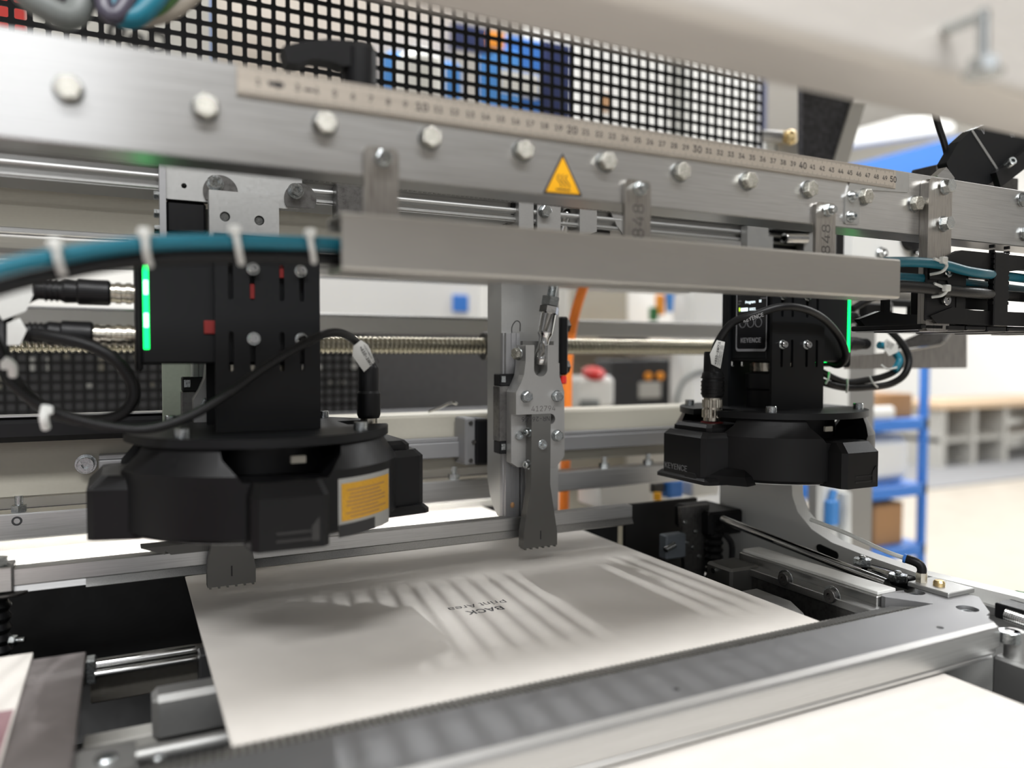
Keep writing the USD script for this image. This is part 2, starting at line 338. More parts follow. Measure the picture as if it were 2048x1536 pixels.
def carriage(x0, label):
    c = thing('axis_carriage', label, 'carriage', (x0, 225, -46))
    bp = rrect(x0-64, x0+41, -22.6, 14, 4)
    c.part('carriage_plate', prism(bp.difference(Point(x0-49, -11.6).buffer(2)), 'y', 228, 238), alu_mat)
    for dx in (-26.5, 35.3):
        pk = Point(x0+dx+4, -14).buffer(13).intersection(sbox(x0+dx-9, -21, x0+dx+17, 0))
        c.part('pocket', prism(pk, 'y', 226.4, 228), steel_dark)
        capscrew(c, (x0+dx, 226.2, -8), r=5, h=6, key=5, rw=6.5)
    pl = sbox(x0-32, -80, x0+20.4, -14.8).difference(unary_union([Point(x0-20.5, -34.6).buffer(3.8), Point(x0+5.2, -35.6).buffer(3.8)]))
    c.part('drop_plate', prism(pl, 'y', 217.2, 227.8), alu_mat)
    for dx, z in ((-20.5, -34.6), (5.2, -35.6)): c.part('countersunk_screw', cyl((x0+dx, 224, z), (x0+dx, 219, z), 3.7, 24, 3.0), zinc)
    c.part('seal_block', box(x0-62, x0-33, 230, 262, -48, -23, 2), black_pl)
    c.part('end_tab', prism(rrect(x0-66.5, x0-62, -60, 8, 1.5), 'y', 226, 240), alu_dark)
    for z in (-20, -34, -46): c.part('set_screw', hexa((x0-66.5, 232, z), (-1, 0, 0), 6, 4), zinc)
    return c
carriage(38, 'aluminium carriage on the belt axis above the blurred camera on the left')
c2 = thing('axis_carriage', 'grey carriage with a cylindrical plunger above the right-hand camera', 'carriage', (610, 228, -60))
c2.part('carriage_plate', prism(sbox(563, -62, 601, 1.8).difference(sbox(594, -8, 602, 3)), 'y', 227, 237), alu_mat)
c2.part('recess', box(598, 690, 240, 262, -62, 6), black_pl)
c2.part('side_plate', prism([(648, -66), (648, -8), (662, 4), (700, 4), (700, -66)], 'y', 226, 238), alu_mat)
pc = np.array((619.7, 226.0, -9.1))
c2.part('plunger', sockethead(pc+np.array((30, 0, 2.0)), (-1, 0, -.07), 6.2, 33, 6, 32), chrome)
c2.part('cover', box(604, 668, 222, 240, 1.5, 9, 2), alu_dark)

# ------------------------------------------------------------------ inspection cameras (two alike, turned half a turn)
CZ0, CZ1 = -196.0, -202.0
def put(s, cx):
    def g(m):
        v, f, _ = meshkit.arrays(m, False); v = v.copy(); v[:, 0] = cx + s*v[:, 0]; v[:, 1] = 180 + s*v[:, 1]
        return trimesh.Trimesh(v, f, process=False)
    return g
def slots(y):
    pl = sbox(-36, CZ0, 36, -58)
    for x in (-23, -9, 11.2, 25.6):
        for a, b in ((-78, -103.7), (-125.7, -153.7)):
            pl = pl.difference(LineString([(x, a-1.7), (x, b+1.7)]).buffer(1.7, quad_segs=6))
    return prism(pl, 'y', y-1.5, y+1.5)
def camera_unit(s, cx, label, rlabel):
    g = put(s, cx)
    t = thing('inspection_camera', label, 'camera', (cx, 180, CZ1))
    for y in (-34.5, 34.5): t.part('slotted_plate', g(slots(y)), black_an)
    t.part('spine', g(box(-36, -33, 26, 33, CZ0, -58)), black_an)
    body = t.part('camera_body', g(cat(box(-31, 82, -30, 30, -148.5, -66, 1.5), box(-32, -30.5, -24, 24, -145, -70, .6))), black_an)
    # status light on both long sides, near the cable end
    for y in (-30.2, 30.2):
        body.part('status_light', g(box(77, 80.6, y-.5, y+.5, -138.5, -79, .3)), led, 'glowing green status bar')
        for z in ((-97, -119) if s < 0 else ()): body.part('light_spot', g(box(77.2, 80.4, y-.7 if y < 0 else y-.2, y+.2 if y < 0 else y+.7, z-5, z+5, .4)), led_hot)
    body.part('end_cap', g(box(80.8, 85.5, -29, 29, -154, -66, 2)), black_pl)
    if s > 0: body.part('underside_light', g(box(42, 70, -16, -2, -149.1, -148.4, .2)), led)
    # display on the other end
    fr = rrect(-25.7, 17.6, -137.5, -74, 3.5)
    d = t.part('display', g(prism(fr, 'x', -33.2, -31.8)), black_gl, 'display panel with three round keys')
    d.part('bezel', g(cat(prism(fr.difference(rrect(-24.9, 16.8, -135.2, -73, 3.0)), 'x', -33.6, -33.2))), ink_grey)
    d.part('key_rings', g(cat([prism(affinity.translate(ring_poly(4.3, 4.75), y, -108.3), 'x', -33.5, -33.2) for y in (8.2, -3.2, -14.2)])), ink_grey)
    sc = [box(-33.45, -33.2, 8.5-k*.0, 8.5-6.5, -88.6, -87.2) for k in (1,)]
    d.part('screen_text', g(cat(words('Program', 2.6, (-33.2, 5, -88.2), (0, -1, 0), (0, 0, 1), True, .1), words('M', 2.6, (-33.2, -14.5, -88.0), (0, -1, 0), (0, 0, 1), True, .1), box(-33.4, -33.2, 1, 11, -96, -92.6), words('0001', 2.6, (-33.2, -1, -95.6), (0, -1, 0), (0, 0, 1), True, .1))), oled)
    d.part('print', g(cat(words('LINK', 1.5, (-33.2, 15.4, -86), (0, -1, 0), (0, 0, 1), False, .1), words('ACT', 1.5, (-33.2, 15.4, -89), (0, -1, 0), (0, 0, 1), False, .1), words('POWER', 1.7, (-33.2, -16.6, -85.0), (0, -1, 0), (0, 0, 1), False, .1))), ink_grey)
    d.part('link_light', g(box(-33.5, -33.2, 13.6, 12.2, -95.8, -92)), led_y)
    d.part('logo', g(words('KEYENCE', 4.6, (-33.2, -3.6, -128.4), (0, -1, 0), (0, 0, 1), True, .12, True)), ink_grey)
    # lens
    kn = [(21.5 + (.7 if k % 2 else 0)) for k in range(48)]
    tt = np.arange(48)*2*math.pi/48
    lens = t.part('lens', g(cat(lathe([(1e-3, -150), (19, -150), (19, -148), (19, -204), (1e-3, -204)], (0, 0, 0), (0, 0, 1), 40), lathe([(24, -160), (26.4, -161), (26.4, -176), (25, -178), (25, -196), (24, -196)], (0, 0, 0), (0, 0, 1), 48))), black_pl)
    lens.part('focus_ring', g(prism(Polygon([(r*math.cos(a), r*math.sin(a)) for r, a in zip(kn, tt)]), 'z', -158, -149.5)), nickel)
    # connectors on the cable end
    if s < 0:
        body.part('red_mark', cat(box(-4.8,3.0, 148.6, 149.9, -127.7, -118.4, .5)), dark_red, 'red mark')
        t.part('red_seal', box(25.3, 29.0, 146, 148, -102.7, -92.1, .3), dark_red)
        t.part('red_seal', box(45.6, 49.1, 146, 148, -87.0, -77.7, .3), dark_red)
    for z, ln in ((-99.5, 17), (-128.5, 27)):
        c = t.part('socket', g(cat(cyl((84, 0, z), (84+ln, 0, z), 6.6, 32), [lathe([(6.5, 0), (7.4, .4), (7.4, 3.4), (6.5, 3.8)], (84+a, 0, z), (1, 0, 0), 32) for a in (np.arange(3, ln-3, 6.5))])), nickel)
    # round base plate
    pl = Point(0, 0).buffer(94, quad_segs=24).difference(Point(0, 0).buffer(24)).difference(sbox(-100, -21, -62, 13).buffer(0))
    bp = t.part('base_plate', g(prism(pl, 'z', CZ1, CZ0)), black_an)
    for a in (45, 135, 225, 315):
        q = np.array((84*math.cos(math.radians(a)), 84*math.sin(math.radians(a)), CZ0))
        q[0], q[1] = cx+s*q[0], 180+s*q[1]
        capscrew(t, q, (0, 0, 1), r=5, h=6, key=5)
    for y, sg_ in ((-36, -1), (36, 1)):
        for x in (-22.4, 10.6):
            for z in (-81.8, -130.8):
                q = np.array((cx+s*x, 180+s*y, z)); capscrew(t, q, (0, s*sg_, 0), r=3.5, h=4, key=3, rw=4.6, mat=chrome)
    # ----- ring light
    r = thing('ring_light', rlabel, 'light', (cx, 180, -266))
    def lobe(a, hw_in, hw_out, r0, r1, z0, z1, ch=9):
        P_ = []
        for rr, hw in ((r0, hw_in), (r1-4, hw_out+2), (r1, hw_out-2)):
            for sgn in (-1, 1):
                P_ += [(rr, sgn*hw, z0), (rr-(ch if rr > r0 else 0), sgn*(hw-3), z1), (rr, sgn*hw, z1-ch)]
        m = trimesh.convex.convex_hull(np.array(P_)); m.apply_transform(trimesh.transformations.rotation_matrix(math.radians(a), (0, 0, 1))); return m
    ringm = lathe([(64, -262), (97, -262), (100, -259), (100, -219), (91, -202.4), (70, -202.4), (64, -212), (64, -262)], (0, 0, 0), (0, 0, 1), 72)
    # openings above the corner lobes: cut the cone back between the two shoulders
    ringm = trimesh.Trimesh(ringm.vertices, ringm.faces); ringm.merge_vertices(); trimesh.repair.fix_normals(ringm)
    cuts = []
    for a in (0, 90, 180, 270):
        c_ = prism([(-27, -223), (27, -223), (38, -209), (41, -190), (-41, -190), (-38, -209)], 'x', 50, 130)
        c_.apply_transform(trimesh.transformations.rotation_matrix(math.radians(a), (0, 0, 1))); trimesh.repair.fix_normals(c_); cuts.append(c_)
    ringm = trimesh.boolean.difference([ringm]+cuts, engine='manifold')
    h = r.part('housing', g(ringm), black_pl, smooth=16)
    h.part('inner_wall', g(lathe([(59, -224), (62.5, -224), (62.5, -202.3), (59, -202.3), (59, -224)], (0, 0, 0), (0, 0, 1), 48)), black_pl)
    h.part('reflector', g(lathe([(62, -224), (98, -224), (98, -223.4), (62, -223.4), (62, -224)], (0, 0, 0), (0, 0, 1), 64)), black_gl)
    for a in (-97, 97): h.part('light_socket', g(box(84*math.cos(math.radians(a))-5, 84*math.cos(math.radians(a))+5, 84*math.sin(math.radians(a))-1.5, 84*math.sin(math.radians(a))+1.5, -214, -209, .5)), beige_p)
    for a, w1, w2, rr in ((-90, 26, 22, 115), (90, 26, 22, 115), (0, 42, 32, 116)):
        b = r.part('lobe', g(lobe(a, w1, w2, 84, rr, -264, -222)), black_pl, smooth=12)
        ca, sa = math.cos(math.radians(a)), math.sin(math.radians(a))
        def rot(m):
            m = m.copy(); m.apply_transform(trimesh.transformations.rotation_matrix(math.radians(a), (0, 0, 1))); return m
        b.part('latch_slot', g(rot(cat(box(rr-1, rr+.4, -10, 12, -254, -252, .3), box(rr-1, rr+.4, -10, 12, -259, -257, .3), prism([(12, -259.5), (17, -259.5), (17, -244), (12, -250)], 'x', rr-1, rr+.5)))), black_gl)
    cb = r.part('connector_box', g(cat(lobe(180, 40, 30, 84, 118, -264.5, -216, 5), lobe(180, 46, 38, 84, 120, -265, -258.6, 3),
              trimesh.convex.convex_hull(np.array([(-119, -6, -256), (-119, -20, -256), (-92, -60, -256), (-80, -58, -256), (-119, -6, -264), (-119, -24, -264), (-92, -64, -264), (-78, -60, -264), (-95, -40, -250), (-84, -52, -250)])),
              lobe(180, 34, 26, 66, 108, -218, -209, 3))), black_pl, smooth=12)
    cb.part('connector_collar', g(washer((-84, -5, -209.6), (0, 0, 1), 4, 11, 1.4)), dark_red, 'dark red connector collar')
    cb.part('logo', g(words('KEYENCE', 5.6, (-118.5, 8, -255.6), (0, -1, 0), (0, 0, 1), False, .3, True)), ink_grey)
    r.part('diffuser', g(lathe([(66, -263.5), (92, -263.5), (92, -262), (66, -262), (66, -263.5)], (0, 0, 0), (0, 0, 1), 64)), milky)
    if s < 0:
        def band(r_, a0, a1, z0, z1, t_=.3):
            A = np.radians(np.linspace(a0, a1, 14)); V = []; F = []
            for rr, z in ((r_+t_, z0), (r_+t_, z1)): V += [(rr*math.cos(a), rr*math.sin(a), z) for a in A]
            for k in range(13): F += [(k, k+1, 15+k), (k, 15+k, 14+k)]
            m = trimesh.Trimesh(np.array(V), F, process=False); v = m.vertices.copy(); return trimesh.Trimesh(np.c_[v[:, 0]+cx, v[:, 1]+180, v[:, 2]], m.faces, process=False)
        lb = r.part('rating_label', band(100, -70, -37, -264.5, -225, .15), silver_l, 'silver and amber rating label')
        lb.part('amber_field', band(100, -68.6, -37.8, -254, -228.5, .35), amber)
        lb.part('dark_field', band(100, -70, -50, -264.5, -256, .35), dark_p)
        lb.part('print_lines', cat([band(100, -67+random.Random(k).uniform(0, 3), -40-random.Random(k).uniform(0, 8), -252+2.6*k, -251.1+2.6*k, .45) for k in range(8)]), brown)
    return t, r
camera_unit(1, 554.6, 'sharp black inspection camera with a small display, right of the gripper', 'wide black ring light under the sharp right-hand camera')
camera_unit(-1, 38.0, 'blurred black inspection camera with a long green bar, on the left', 'blurred black ring light with an amber label, on the left')

# ------------------------------------------------------------------ grippers on their columns
def gripper(dx, label, clabel):
    def g(m):
        v, f, _ = meshkit.arrays(m, False); return trimesh.Trimesh(v+np.array((dx, 0, 0)), f, process=False)
    c = thing('gripper_column', clabel, 'column', (318+dx, 290, -306))
    c.part('column', g(cat(prism([(275, -306), (275, -20), (308, -20), (308, -270), (302, -286), (294, -298), (284, -306)], 'x', 284.6, 351))), alu_mat)
    rail = prism([(283.5, 275), (283.5, 269), (286.5, 267.5), (283.5, 266), (283.5, 262), (287, 262), (287, 263), (289.5, 263), (289.5, 262), (292.5, 262), (292.5, 263), (295, 263), (295, 262), (298.5, 262), (298.5, 266), (295.5, 267.5), (298.5, 269), (298.5, 275)], 'z', -309, -120)
    gr = c.part('guide_rail', g(rail), alu_dark)
    c.part('rail_edge', g(box(299.5, 303.5, 258, 275, -312, -225)), alu_dark)
    gr.part('rust_spot', g(trimesh.Trimesh(trimesh.creation.icosphere(2, 2.4).vertices*[1, .5, 1.2]+[291, 262, -292], trimesh.creation.icosphere(2, 2.4).faces)), brown)
    k = c.part('guide_block', g(box(274, 308, 257.5, 272, -227, -172.5, .6)), steel_dark)
    for a, b in ((-172.5, -160.5), (-239.5, -227)):
        e = k.part('end_seal', g(box(274.6, 307.4, 257.8, 272, a, b, .8)), black_pl)
        e.part('clip', g(cat(box(276, 281, 256.8, 258, (a+b)/2-2.5, (a+b)/2+4, .4), cyl((278.5, 256.6, (a+b)/2), (278.5, 258, (a+b)/2), 1.6))), zinc)
    c.part('wire_loop', g(tube([(292, 266, -122), (291, 264, -114), (295, 263, -108), (300, 264, -110), (302, 268, -118)], .5, 8)), rubber)
    t = thing('gripper', label, 'gripper', (310+dx, 246, -330))
    # mounting plate with fork, shoulders and finger pocket
    outer = Polygon([(282.4, -132.3), (291.9, -132.3), (327.1, -132.0), (327.2, -150.7), (329.5, -149.5), (329.6, -162.5), (335.1, -178.0), (335.8, -242.2), (324.9, -254.0), (288.7, -251.7), (281.7, -246.9), (281.5, -177.9), (286.3, -169.8), (290.1, -161.2), (291.9, -147.7), (291.9, -132.3)][1:])
    fork = LineString([(309.1, -115.1), (308.4, -155.5)]).buffer(7.4, quad_segs=8, cap_style=1)
    full = outer.difference(fork)
    zp = -199.3
    pocket = unary_union([sbox(270, -300, 319.1, zp), Point(319.6, -204.7).buffer(5.2)])
    t.part('mounting_plate', g(cat(prism(full, 'y', 246.5, 257), prism(full.difference(pocket).buffer(-.4).buffer(.4), 'y', 236, 246.5))), plate_m)
    t.part('fork_floor', g(box(297, 332, 252, 257, -166, -128)), finger_m)
    t.part('part_number', g(words('412794', 5.2, (297.8, 236, -196.7), (1, 0, 0), (0, 0, 1), False, .05)), etch)
    for q in ((292.3, 236.0, -182.0), (326.3, 236.0, -182.2), (326.5, 236.0, -221.3)):
        bolt(t, np.array(q)+(dx, 0, 0), af=9.0, h=4.4, rw=5.9, tw=1.3)
    bolt(t, (289.3+dx-1, 243, -140.5), (-1, -.12, 0), af=10, h=4.6, rw=6.6, tw=1.6, mat=zinc_y)
    capscrew(t, np.array((290.0, 246.0, -220.6))+(dx, 0, 0), r=4.3, h=2.2, key=3)
    F0 = [(297.3, 235.0, -199.5), (319.0, 235.0, -200.2)]
    fp = Polygon([(298.2, zp), (319.4, zp), (319.0, -269), (327.2, -317), (327.2, -330), (290.0, -330), (290.0, -315), (297.6, -269)])
    f = t.part('finger', g(prism(fp, 'y', 235, 246)), finger_m, 'dark grey finger flaring to a toothed tip')
    f.part('tooth', g(cat([box(x, x+1.6, 235.2, 245.8, -331.6, -330) for x in np.linspace(291.5, 324.5, 6)])), finger_m)
    f.part('centre_mark', g(box(307.9, 309.1, 234.9, 235, -322.6, -314)), ink)
    f.part('part_number', g(words('NR-26236', 4.4, (318.6, 235, zp-2.6), (-1, 0, 0), (0, 0, -1), False, .05)), ink)
    capscrew(f, np.array((310.2, 235.0, -229.3))+(dx, 0, 0), r=3.3, h=3.4, key=2.8, rw=4.9)
    for z in (-217, -249): capscrew(f, (298+dx, 240.5, z), (-1, -.25, 0), r=3.5, h=4.5, key=3, rw=4.6)
    # rod end linkage
    a = np.array((314.2, 246.0, -144.8)); b = np.array((340.8, 246.0, -1.4)); d = (b-a)/np.linalg.norm(b-a); L = np.linalg.norm(b-a)
    rd = thing('linkage_rod', label.replace('gripper', 'ball-joint rod'), 'rod', tuple(a+(dx, 0, 0)))
    rd.part('rod_end', g(cat(lathe([(1e-3, -7.5), (4.5, -6.8), (6.6, -3), (6.9, 1), (6.2, 7), (5.4, 12), (5.6, 20), (7.6, 24), (8.0, 26), (8.0, 44), (8.6, 45)], a, d, 32), hexa(a+d*45, d, 17, 7, .8, .3))), chrome)
    rd.part('lock_nut', g(hexa(a+d*52.6, d, 16.5, 9, .9, .5)), zinc)
    rd.part('threaded_rod', g(cat(cyl(a+d*58, a+d*(L-40), 4.4, 20), [lathe([(4.2, 0), (5.0, .5), (4.2, 1.1)], a+d*s_, d, 20) for s_ in np.arange(61, 78, 1.6)])), zinc)
    rd.part('lock_nut', g(hexa(a+d*76, d, 17.5, 11, .9, .1)), zinc)
    rd.part('rod_end', g(cat(cyl(a+d*86, a+d*(L-14), 7.4, 24, 6.2), lathe([(6, L-14), (5.4, L-8), (7, L), (5, L+6), (1e-3, L+7)], a, d, 24))), chrome)
    # fork block under the axis that the rod hangs from
    if dx: return t
    u = thing('clevis', label.replace('gripper', 'clevis block over the gripper'), 'bracket', (320+dx, 250, -30))
    u.part('block', g(cat(box(282, 298, 231, 262, -40, 20, 1), prism([(304, -40), (318, -24), (330, -22), (330, 18), (304, 18)], 'y', 236, 262), prism([(352, -38), (362, -22), (372, -18), (372, 18), (352, 18)], 'y', 236, 262), prism([(398, -10), (425, -38), (425, 20), (380, 20)], 'y', 238, 240))), plate_m)
    u.part('black_bracket', g(box(362, 396, 248, 262, -44, 12)), black_pl)
    bolt(u, np.array((311.4, 236.0, -3.0))+(dx, 0, 0), af=10, h=5, rw=6.6)
    u.part('collar', g(cat(cyl((279, 258, 4), (283, 258, 4), 19, 40))), black_pl)
    return t
gripper(0, 'sharp steel gripper with a flared finger on the middle column', 'bare aluminium column carrying the sharp gripper in the middle')
gripper(-287, 'steel gripper behind the left camera, only its flared tip showing', 'grey aluminium column standing behind the left-hand camera')

solo('cover_plate', 'greenish grey cover plate beside the left camera bracket', 'plate', (-10, 302, -210), box(-25.2, 10.0, 312, 317, -210.8, -20, .8), look('greenish_grey_paint', lin(112, 118, 106), .5))

# ------------------------------------------------------------------ ball screw and its bearing plate
bs = thing('ball_screw', 'long threaded ball screw running behind the middle column', 'ball screw', (400, 418, -142))
n_t, pitch = 16, 4.6
def threaded(x0, x1, y, z, r, dep, pitch, n=20, per=6):
    N = int((x1-x0)/pitch*per); V = []; F = []
    for k in range(N+1):
        x = x0+(x1-x0)*k/N
        for i in range(n):
            a = 2*math.pi*i/n; ph = ((x-x0)/pitch - a/(2*math.pi)) % 1
            rr = r - dep*(max(0, math.cos(ph*2*math.pi)))**1.0
            V.append((x, y+rr*math.cos(a), z+rr*math.sin(a)))
    for k in range(N):
        for i in range(n):
            j = (i+1) % n; F += [(k*n+i, (k+1)*n+j, k*n+j), (k*n+i, (k+1)*n+i, (k+1)*n+j)]
    return trimesh.Trimesh(np.array(V), F, process=False)
bs.part('screw_shaft', threaded(-330, 780, 420, -131.5, 10.0, 1.7, 5.5), screw_m, smooth=60)
bn = thing('bearing_plate', 'black bearing plate with bolts on the right side of the middle column', 'bearing', (367, 320, -164))
bn.part('plate', box(362.3, 372.3, 290, 352, -163.5, -100.8, 2), black_pl)
for z in (-110, -154.5): bn.part('bolt', hexa((372.3, 302, z), (1, 0, 0), 13, 6, .8), steel_dark)
bn.part('nut', cyl((330, 420, -131.5), (376, 420, -131.5), 17, 32, ch=1), steel_dark)
bn.part('arm', box(352, 371, 352, 425, -160, -105, 2), dark_p)
bn.part('red_cap', box(365, 371.5, 292, 306, -173, -164, 1), red, 'red plastic cap')

# ------------------------------------------------------------------ rear frame: beams and rails
rb = thing('rear_beam', 'beige enamelled rear beam with a steel guide rail along its face', 'beam', (250, 400, -268.5))
rb.part('beam', box(-420, 760, 370, 430, -268.5, -208.5, 2), beige_p)
gx = -76.2
rb.part('guide_rail', cat(box(gx, 700, 354, 370, -254, -237, 1), box(gx, 700, 356, 366, -237, -232, .8)), alu_dark)
capscrew(rb, (-86.7, 370.0, -241.4), r=7, h=9, key=6, rw=9)
rc = thing('rail_carriage', 'guide carriage with black seal beside the middle column', 'carriage', (280, 348, -266))
rc.part('end_plate', box(271.3, 283.7, 336, 366, -260.8, -209.9, 1.5), alu_dark)
rc.part('seal_block', box(283.4, 298.8, 334, 368, -261.4, -211.0, 2), black_pl)
for q in ((277.5, 336.0, -215.2), (277.5, 336.0, -255.6), (281.0, 336.0, -235.8)): rc.part('screw', cyl(np.array(q), np.array(q)-(0, 1.4, 0), 2.4), steel_dark)
lr = thing('lower_rail', 'slim aluminium cross rail below the beige rear beam', 'rail', (250, 372, -303))
lr.part('profile', box(-420, 760, 360, 384, -303, -280, 1.2), alu)
lr.part('button', cat(washer((-139.4, 360.0, -286.4), (0, -1, 0), 2.4, 4, .5)), dark_p)
for x in (-138.7, 271.9, 471.2, 537.4): lr.part('stud', cat(cyl((x, 370, -280), (x, 370, -266), 3.2), hexa((x, 370, -280), (0, 0, 1), 11, 6)), zinc)
wt = thing('wire_hook', 'thin bright wire hook on top of the beige rear beam beside the column', 'hook', (270, 395, -208))
wt.part('wire', tube([(250, 392, -206), (262, 390, -202), (276, 388, -196), (284, 390, -198)], 1.6, 10), chrome)

ls = thing('led_strip', 'hidden LED strip under the rear beam lighting the rear card', 'light strip', (100, 440, -262))
ls.part('housing', box(-380, 380, 432, 448, -262, -252, 1), alu_mat)
ls.part('shield', box(-380, 380, 429.5, 431.8, -287, -252), alu_mat)
ls.part('diffuser', box(-378, 378, 434, 446, -263, -262), look('led_diffuser', (.9, .9, .9), .4, emit=(1, .99, .97), power=40))

# clamp rail in front of the lower rail
cr = thing('clamp_rail', 'aluminium clamp rail with a thin jaw strip over the rear edge of the card', 'clamp rail', (200, 265, -322))
cr.part('bar', box(-131.3, 432, 255, 268, -316, -303, .6), alu)
cr.part('jaw', prism([(256, -316.4), (253, -322.5), (254, -323.5), (268, -322), (268, -316.4)], 'x', -83.6, 432), alu_y)
cr.part('jaw', prism([(256, -316.4), (254.5, -321), (256, -321.6), (268, -320), (268, -316.4)], 'x', -130.9, -83.6), alu)
cr.part('packing_plate', prism([(-27.3, -302.9), (-27.3, -299), (-25.1+2, -303.5), (35, -303.5), (35, -296), (-45, -296)], 'y', 250, 268), finger_m)
pv = thing('pivot_post', 'steel pivot post with a ribbed black bellows at the left end of the clamp rail', 'post', (-137, 258, -440))
pv.part('head', box(-175, -131.1, 250, 274, -319, -300, 1), alu)
pv.part('disc', cat(lathe([(1e-3, -322.5), (14, -322.5), (15, -321), (15, -320), (1e-3, -319.5)], (-136.0, 260, 0), (0, 0, 1), 32)), steel_dark)
pv.part('bellows', lathe([(1e-3, -440)]+[(7 if k % 2 else 9.5, -440+k*4.2) for k in range(29)]+[(1e-3, -322.5)], (-139.3-3, 260, 0), (0, 0, 1), 24), black_pl)
pv.part('screw', cat(hexa((-133.0, 250.0, -355.4), (1, -.4, 0), 7, 4), cyl(np.array((-133.0, 250.0, -355.4)), np.array((-133.0, 250.0, -355.4))+(9, -3, 0), 2)), zinc)
pv.part('top_screw', cat(hexa((-139.8, 258.0, -301.6), (0, 0, 1), 10, 8), cyl(np.array((-139.2, 258.0, -301.7)), np.array((-139.2, 258.0, -301.7))+(6, 0, 0), 3)), zinc)

# ------------------------------------------------------------------ card sheets
cs = thing('card_sheet', 'large white card sheet with BACK Print Area print in the middle of the bed', 'card', (206, 150, -347))
cs.part('sheet', box(-7.4, 419.2, -9.5, 336, -347, -345, .2), board)
pt = cs.part('print', cat(words('BACK', 8.4, (216.3, 132.4, -345), (-1, 0, 0), (0, -1, 0), True, .05, fit=32), words('Print Area', 7.7, (225.3, 146.4, -345), (-1, 0, 0), (0, -1, 0), False, .05, fit=50.6)), ink, 'upside-down black print BACK Print Area')
cs2 = thing('card_sheet', 'white card sheet in the lower right corner, in front of the clamp bar', 'card', (206, -300, -368))
cs2.part('sheet', box(-7.4, 460.5, -560, -80.3, -368, -366, .2), board)
cs3 = thing('card_sheet', 'brightly lit white card sheet behind the clamp rail', 'card', (40, 420, -347))
cs3.part('sheet', box(-420, 372, 346, 516, -347, -345, .2), board)
cs4 = thing('card_sheet', 'narrow strip of white card at the lower left edge with purple print', 'card', (-190, 60, -345))
cs4.part('sheet', box(-420, -112.2, -400, 179, -347, -343, .3), board)
cs4.part('purple_print', box(-420, -113.2, -400, 86.1, -343, -342.9), look('purple_print', lin(140, 108, 112), .6, vary=.15, stretch=(20, 20, 20)))
bpz = thing('support_plate', 'brownish steel support plate beside the narrow card strip at lower left', 'plate', (-97, 0, -350))
bpz.part('plate', box(-113, -80.7, -400, 171, -350, -345, .5), look('warm_grey_steel', (.23, .205, .20), .42, .7, grain=.06, stretch=(8, 8, 8), vary=.12))

# ------------------------------------------------------------------ front clamp bar (L-shaped frame)
fb = thing('front_clamp_bar', 'wide milled aluminium clamp bar crossing the foreground above the card', 'clamp bar', (230, -60, -364))
Zt = -338.0
blk = Polygon([(-60, -80.6), (516.8, -80.6), (520.6+6, -80), (527, -69), (536, -66), (561.4+5, -38.2), (560.8, -9.4), (523, 1.8), (503, 1.8), (497.5, -1), (497, -5), (516.0, -33.5), (-60, -33.5)]).buffer(0)
hole1, hole2, hole3, hole4 = (530.4, -6.8, -338.0), (529.2, -52.8, -338.0), (470.3, -70.6, -338.0), (233.1, -68.4, -338.0)
top = blk
for q, r_ in ((hole1, 8), (hole2, 8), (hole3, 2.6), (hole4, 2.2)): top = top.difference(Point(q[0], q[1]).buffer(r_, quad_segs=8))
top = top.difference(Point(530, -84).buffer(13))
low = blk.difference(Point(530, -84).buffer(13))
bar = fb.part('bar', cat(prism(low, 'z', Zt-22, Zt-7), prism(top, 'z', Zt-7.1, Zt)), alu_dark)
nose = Polygon([(-80.5, Zt), (-84, Zt-2.5), (-85.5, Zt-6), (-85.5, Zt-17), (-82.5, Zt-19), (-82.5, Zt-22), (-80.5, Zt-22)])
fb.part('rounded_nose', prism(nose, 'x', -60, 517), alu)
fb.part('lower_plate', box(-60, 512, -83.5, -40, Zt-25.5, Zt-22.4, .5), alu)
for q in (hole1, hole2): fb.part('sunk_screw', sockethead((q[0], q[1], Zt-7), (0, 0, 1), 6.6, 4.6, 6), zinc)
jawp = Polygon([(-33.4, Zt-.2), (-33.4, Zt-9.5), (-10.2, Zt-9.5), (-10.2, Zt-6.6)])
fb.part('jaw_strip', prism(jawp, 'x', -60, 500), look('ribbed_jaw_steel', (.10, .095, .08), .5, .6, stretch=(60, 60, 60), vary=.3, bump=.3))
fb.part('jaw_rib', cat([trimesh.convex.convex_hull(np.array([(x+a*3.0+b, -31.5+a*20.3, Zt-.7-a*5.6+c) for a in (0, 1) for b in (0, 1.7) for c in (-.6, .9)])) for x in np.arange(-58, 494, 4.0)]), alu, kind='stuff')
fb.part('corner_post', cat(cyl((530, -88, Zt-50), (530, -88, Zt-6), 6.5, 24), box(520, 545, -112, -78, -430, Zt-26, 2)), alu_mat)
fb.part('post_screw', sockethead((525.8, -86.9, -352.0), (0, 0, 1), 7.5, 8, 6), zinc)
# left foreground end of the frame
fb2 = thing('bar_end_block', 'blurred aluminium end block with a sunk screw at the bottom left', 'block', (-45, 5, -372))
q = (-68.8, 19.8, -350.0)
fb2.part('block', prism(rrect(-80.7, -51.9, q[1]-60, 31.9, 3), 'z', -372, -350), alu_mat)
fb2.part('sunk_screw', sockethead((-65.9, 15.6, -350), (0, 0, 1), 5.5, 2, 5), zinc)

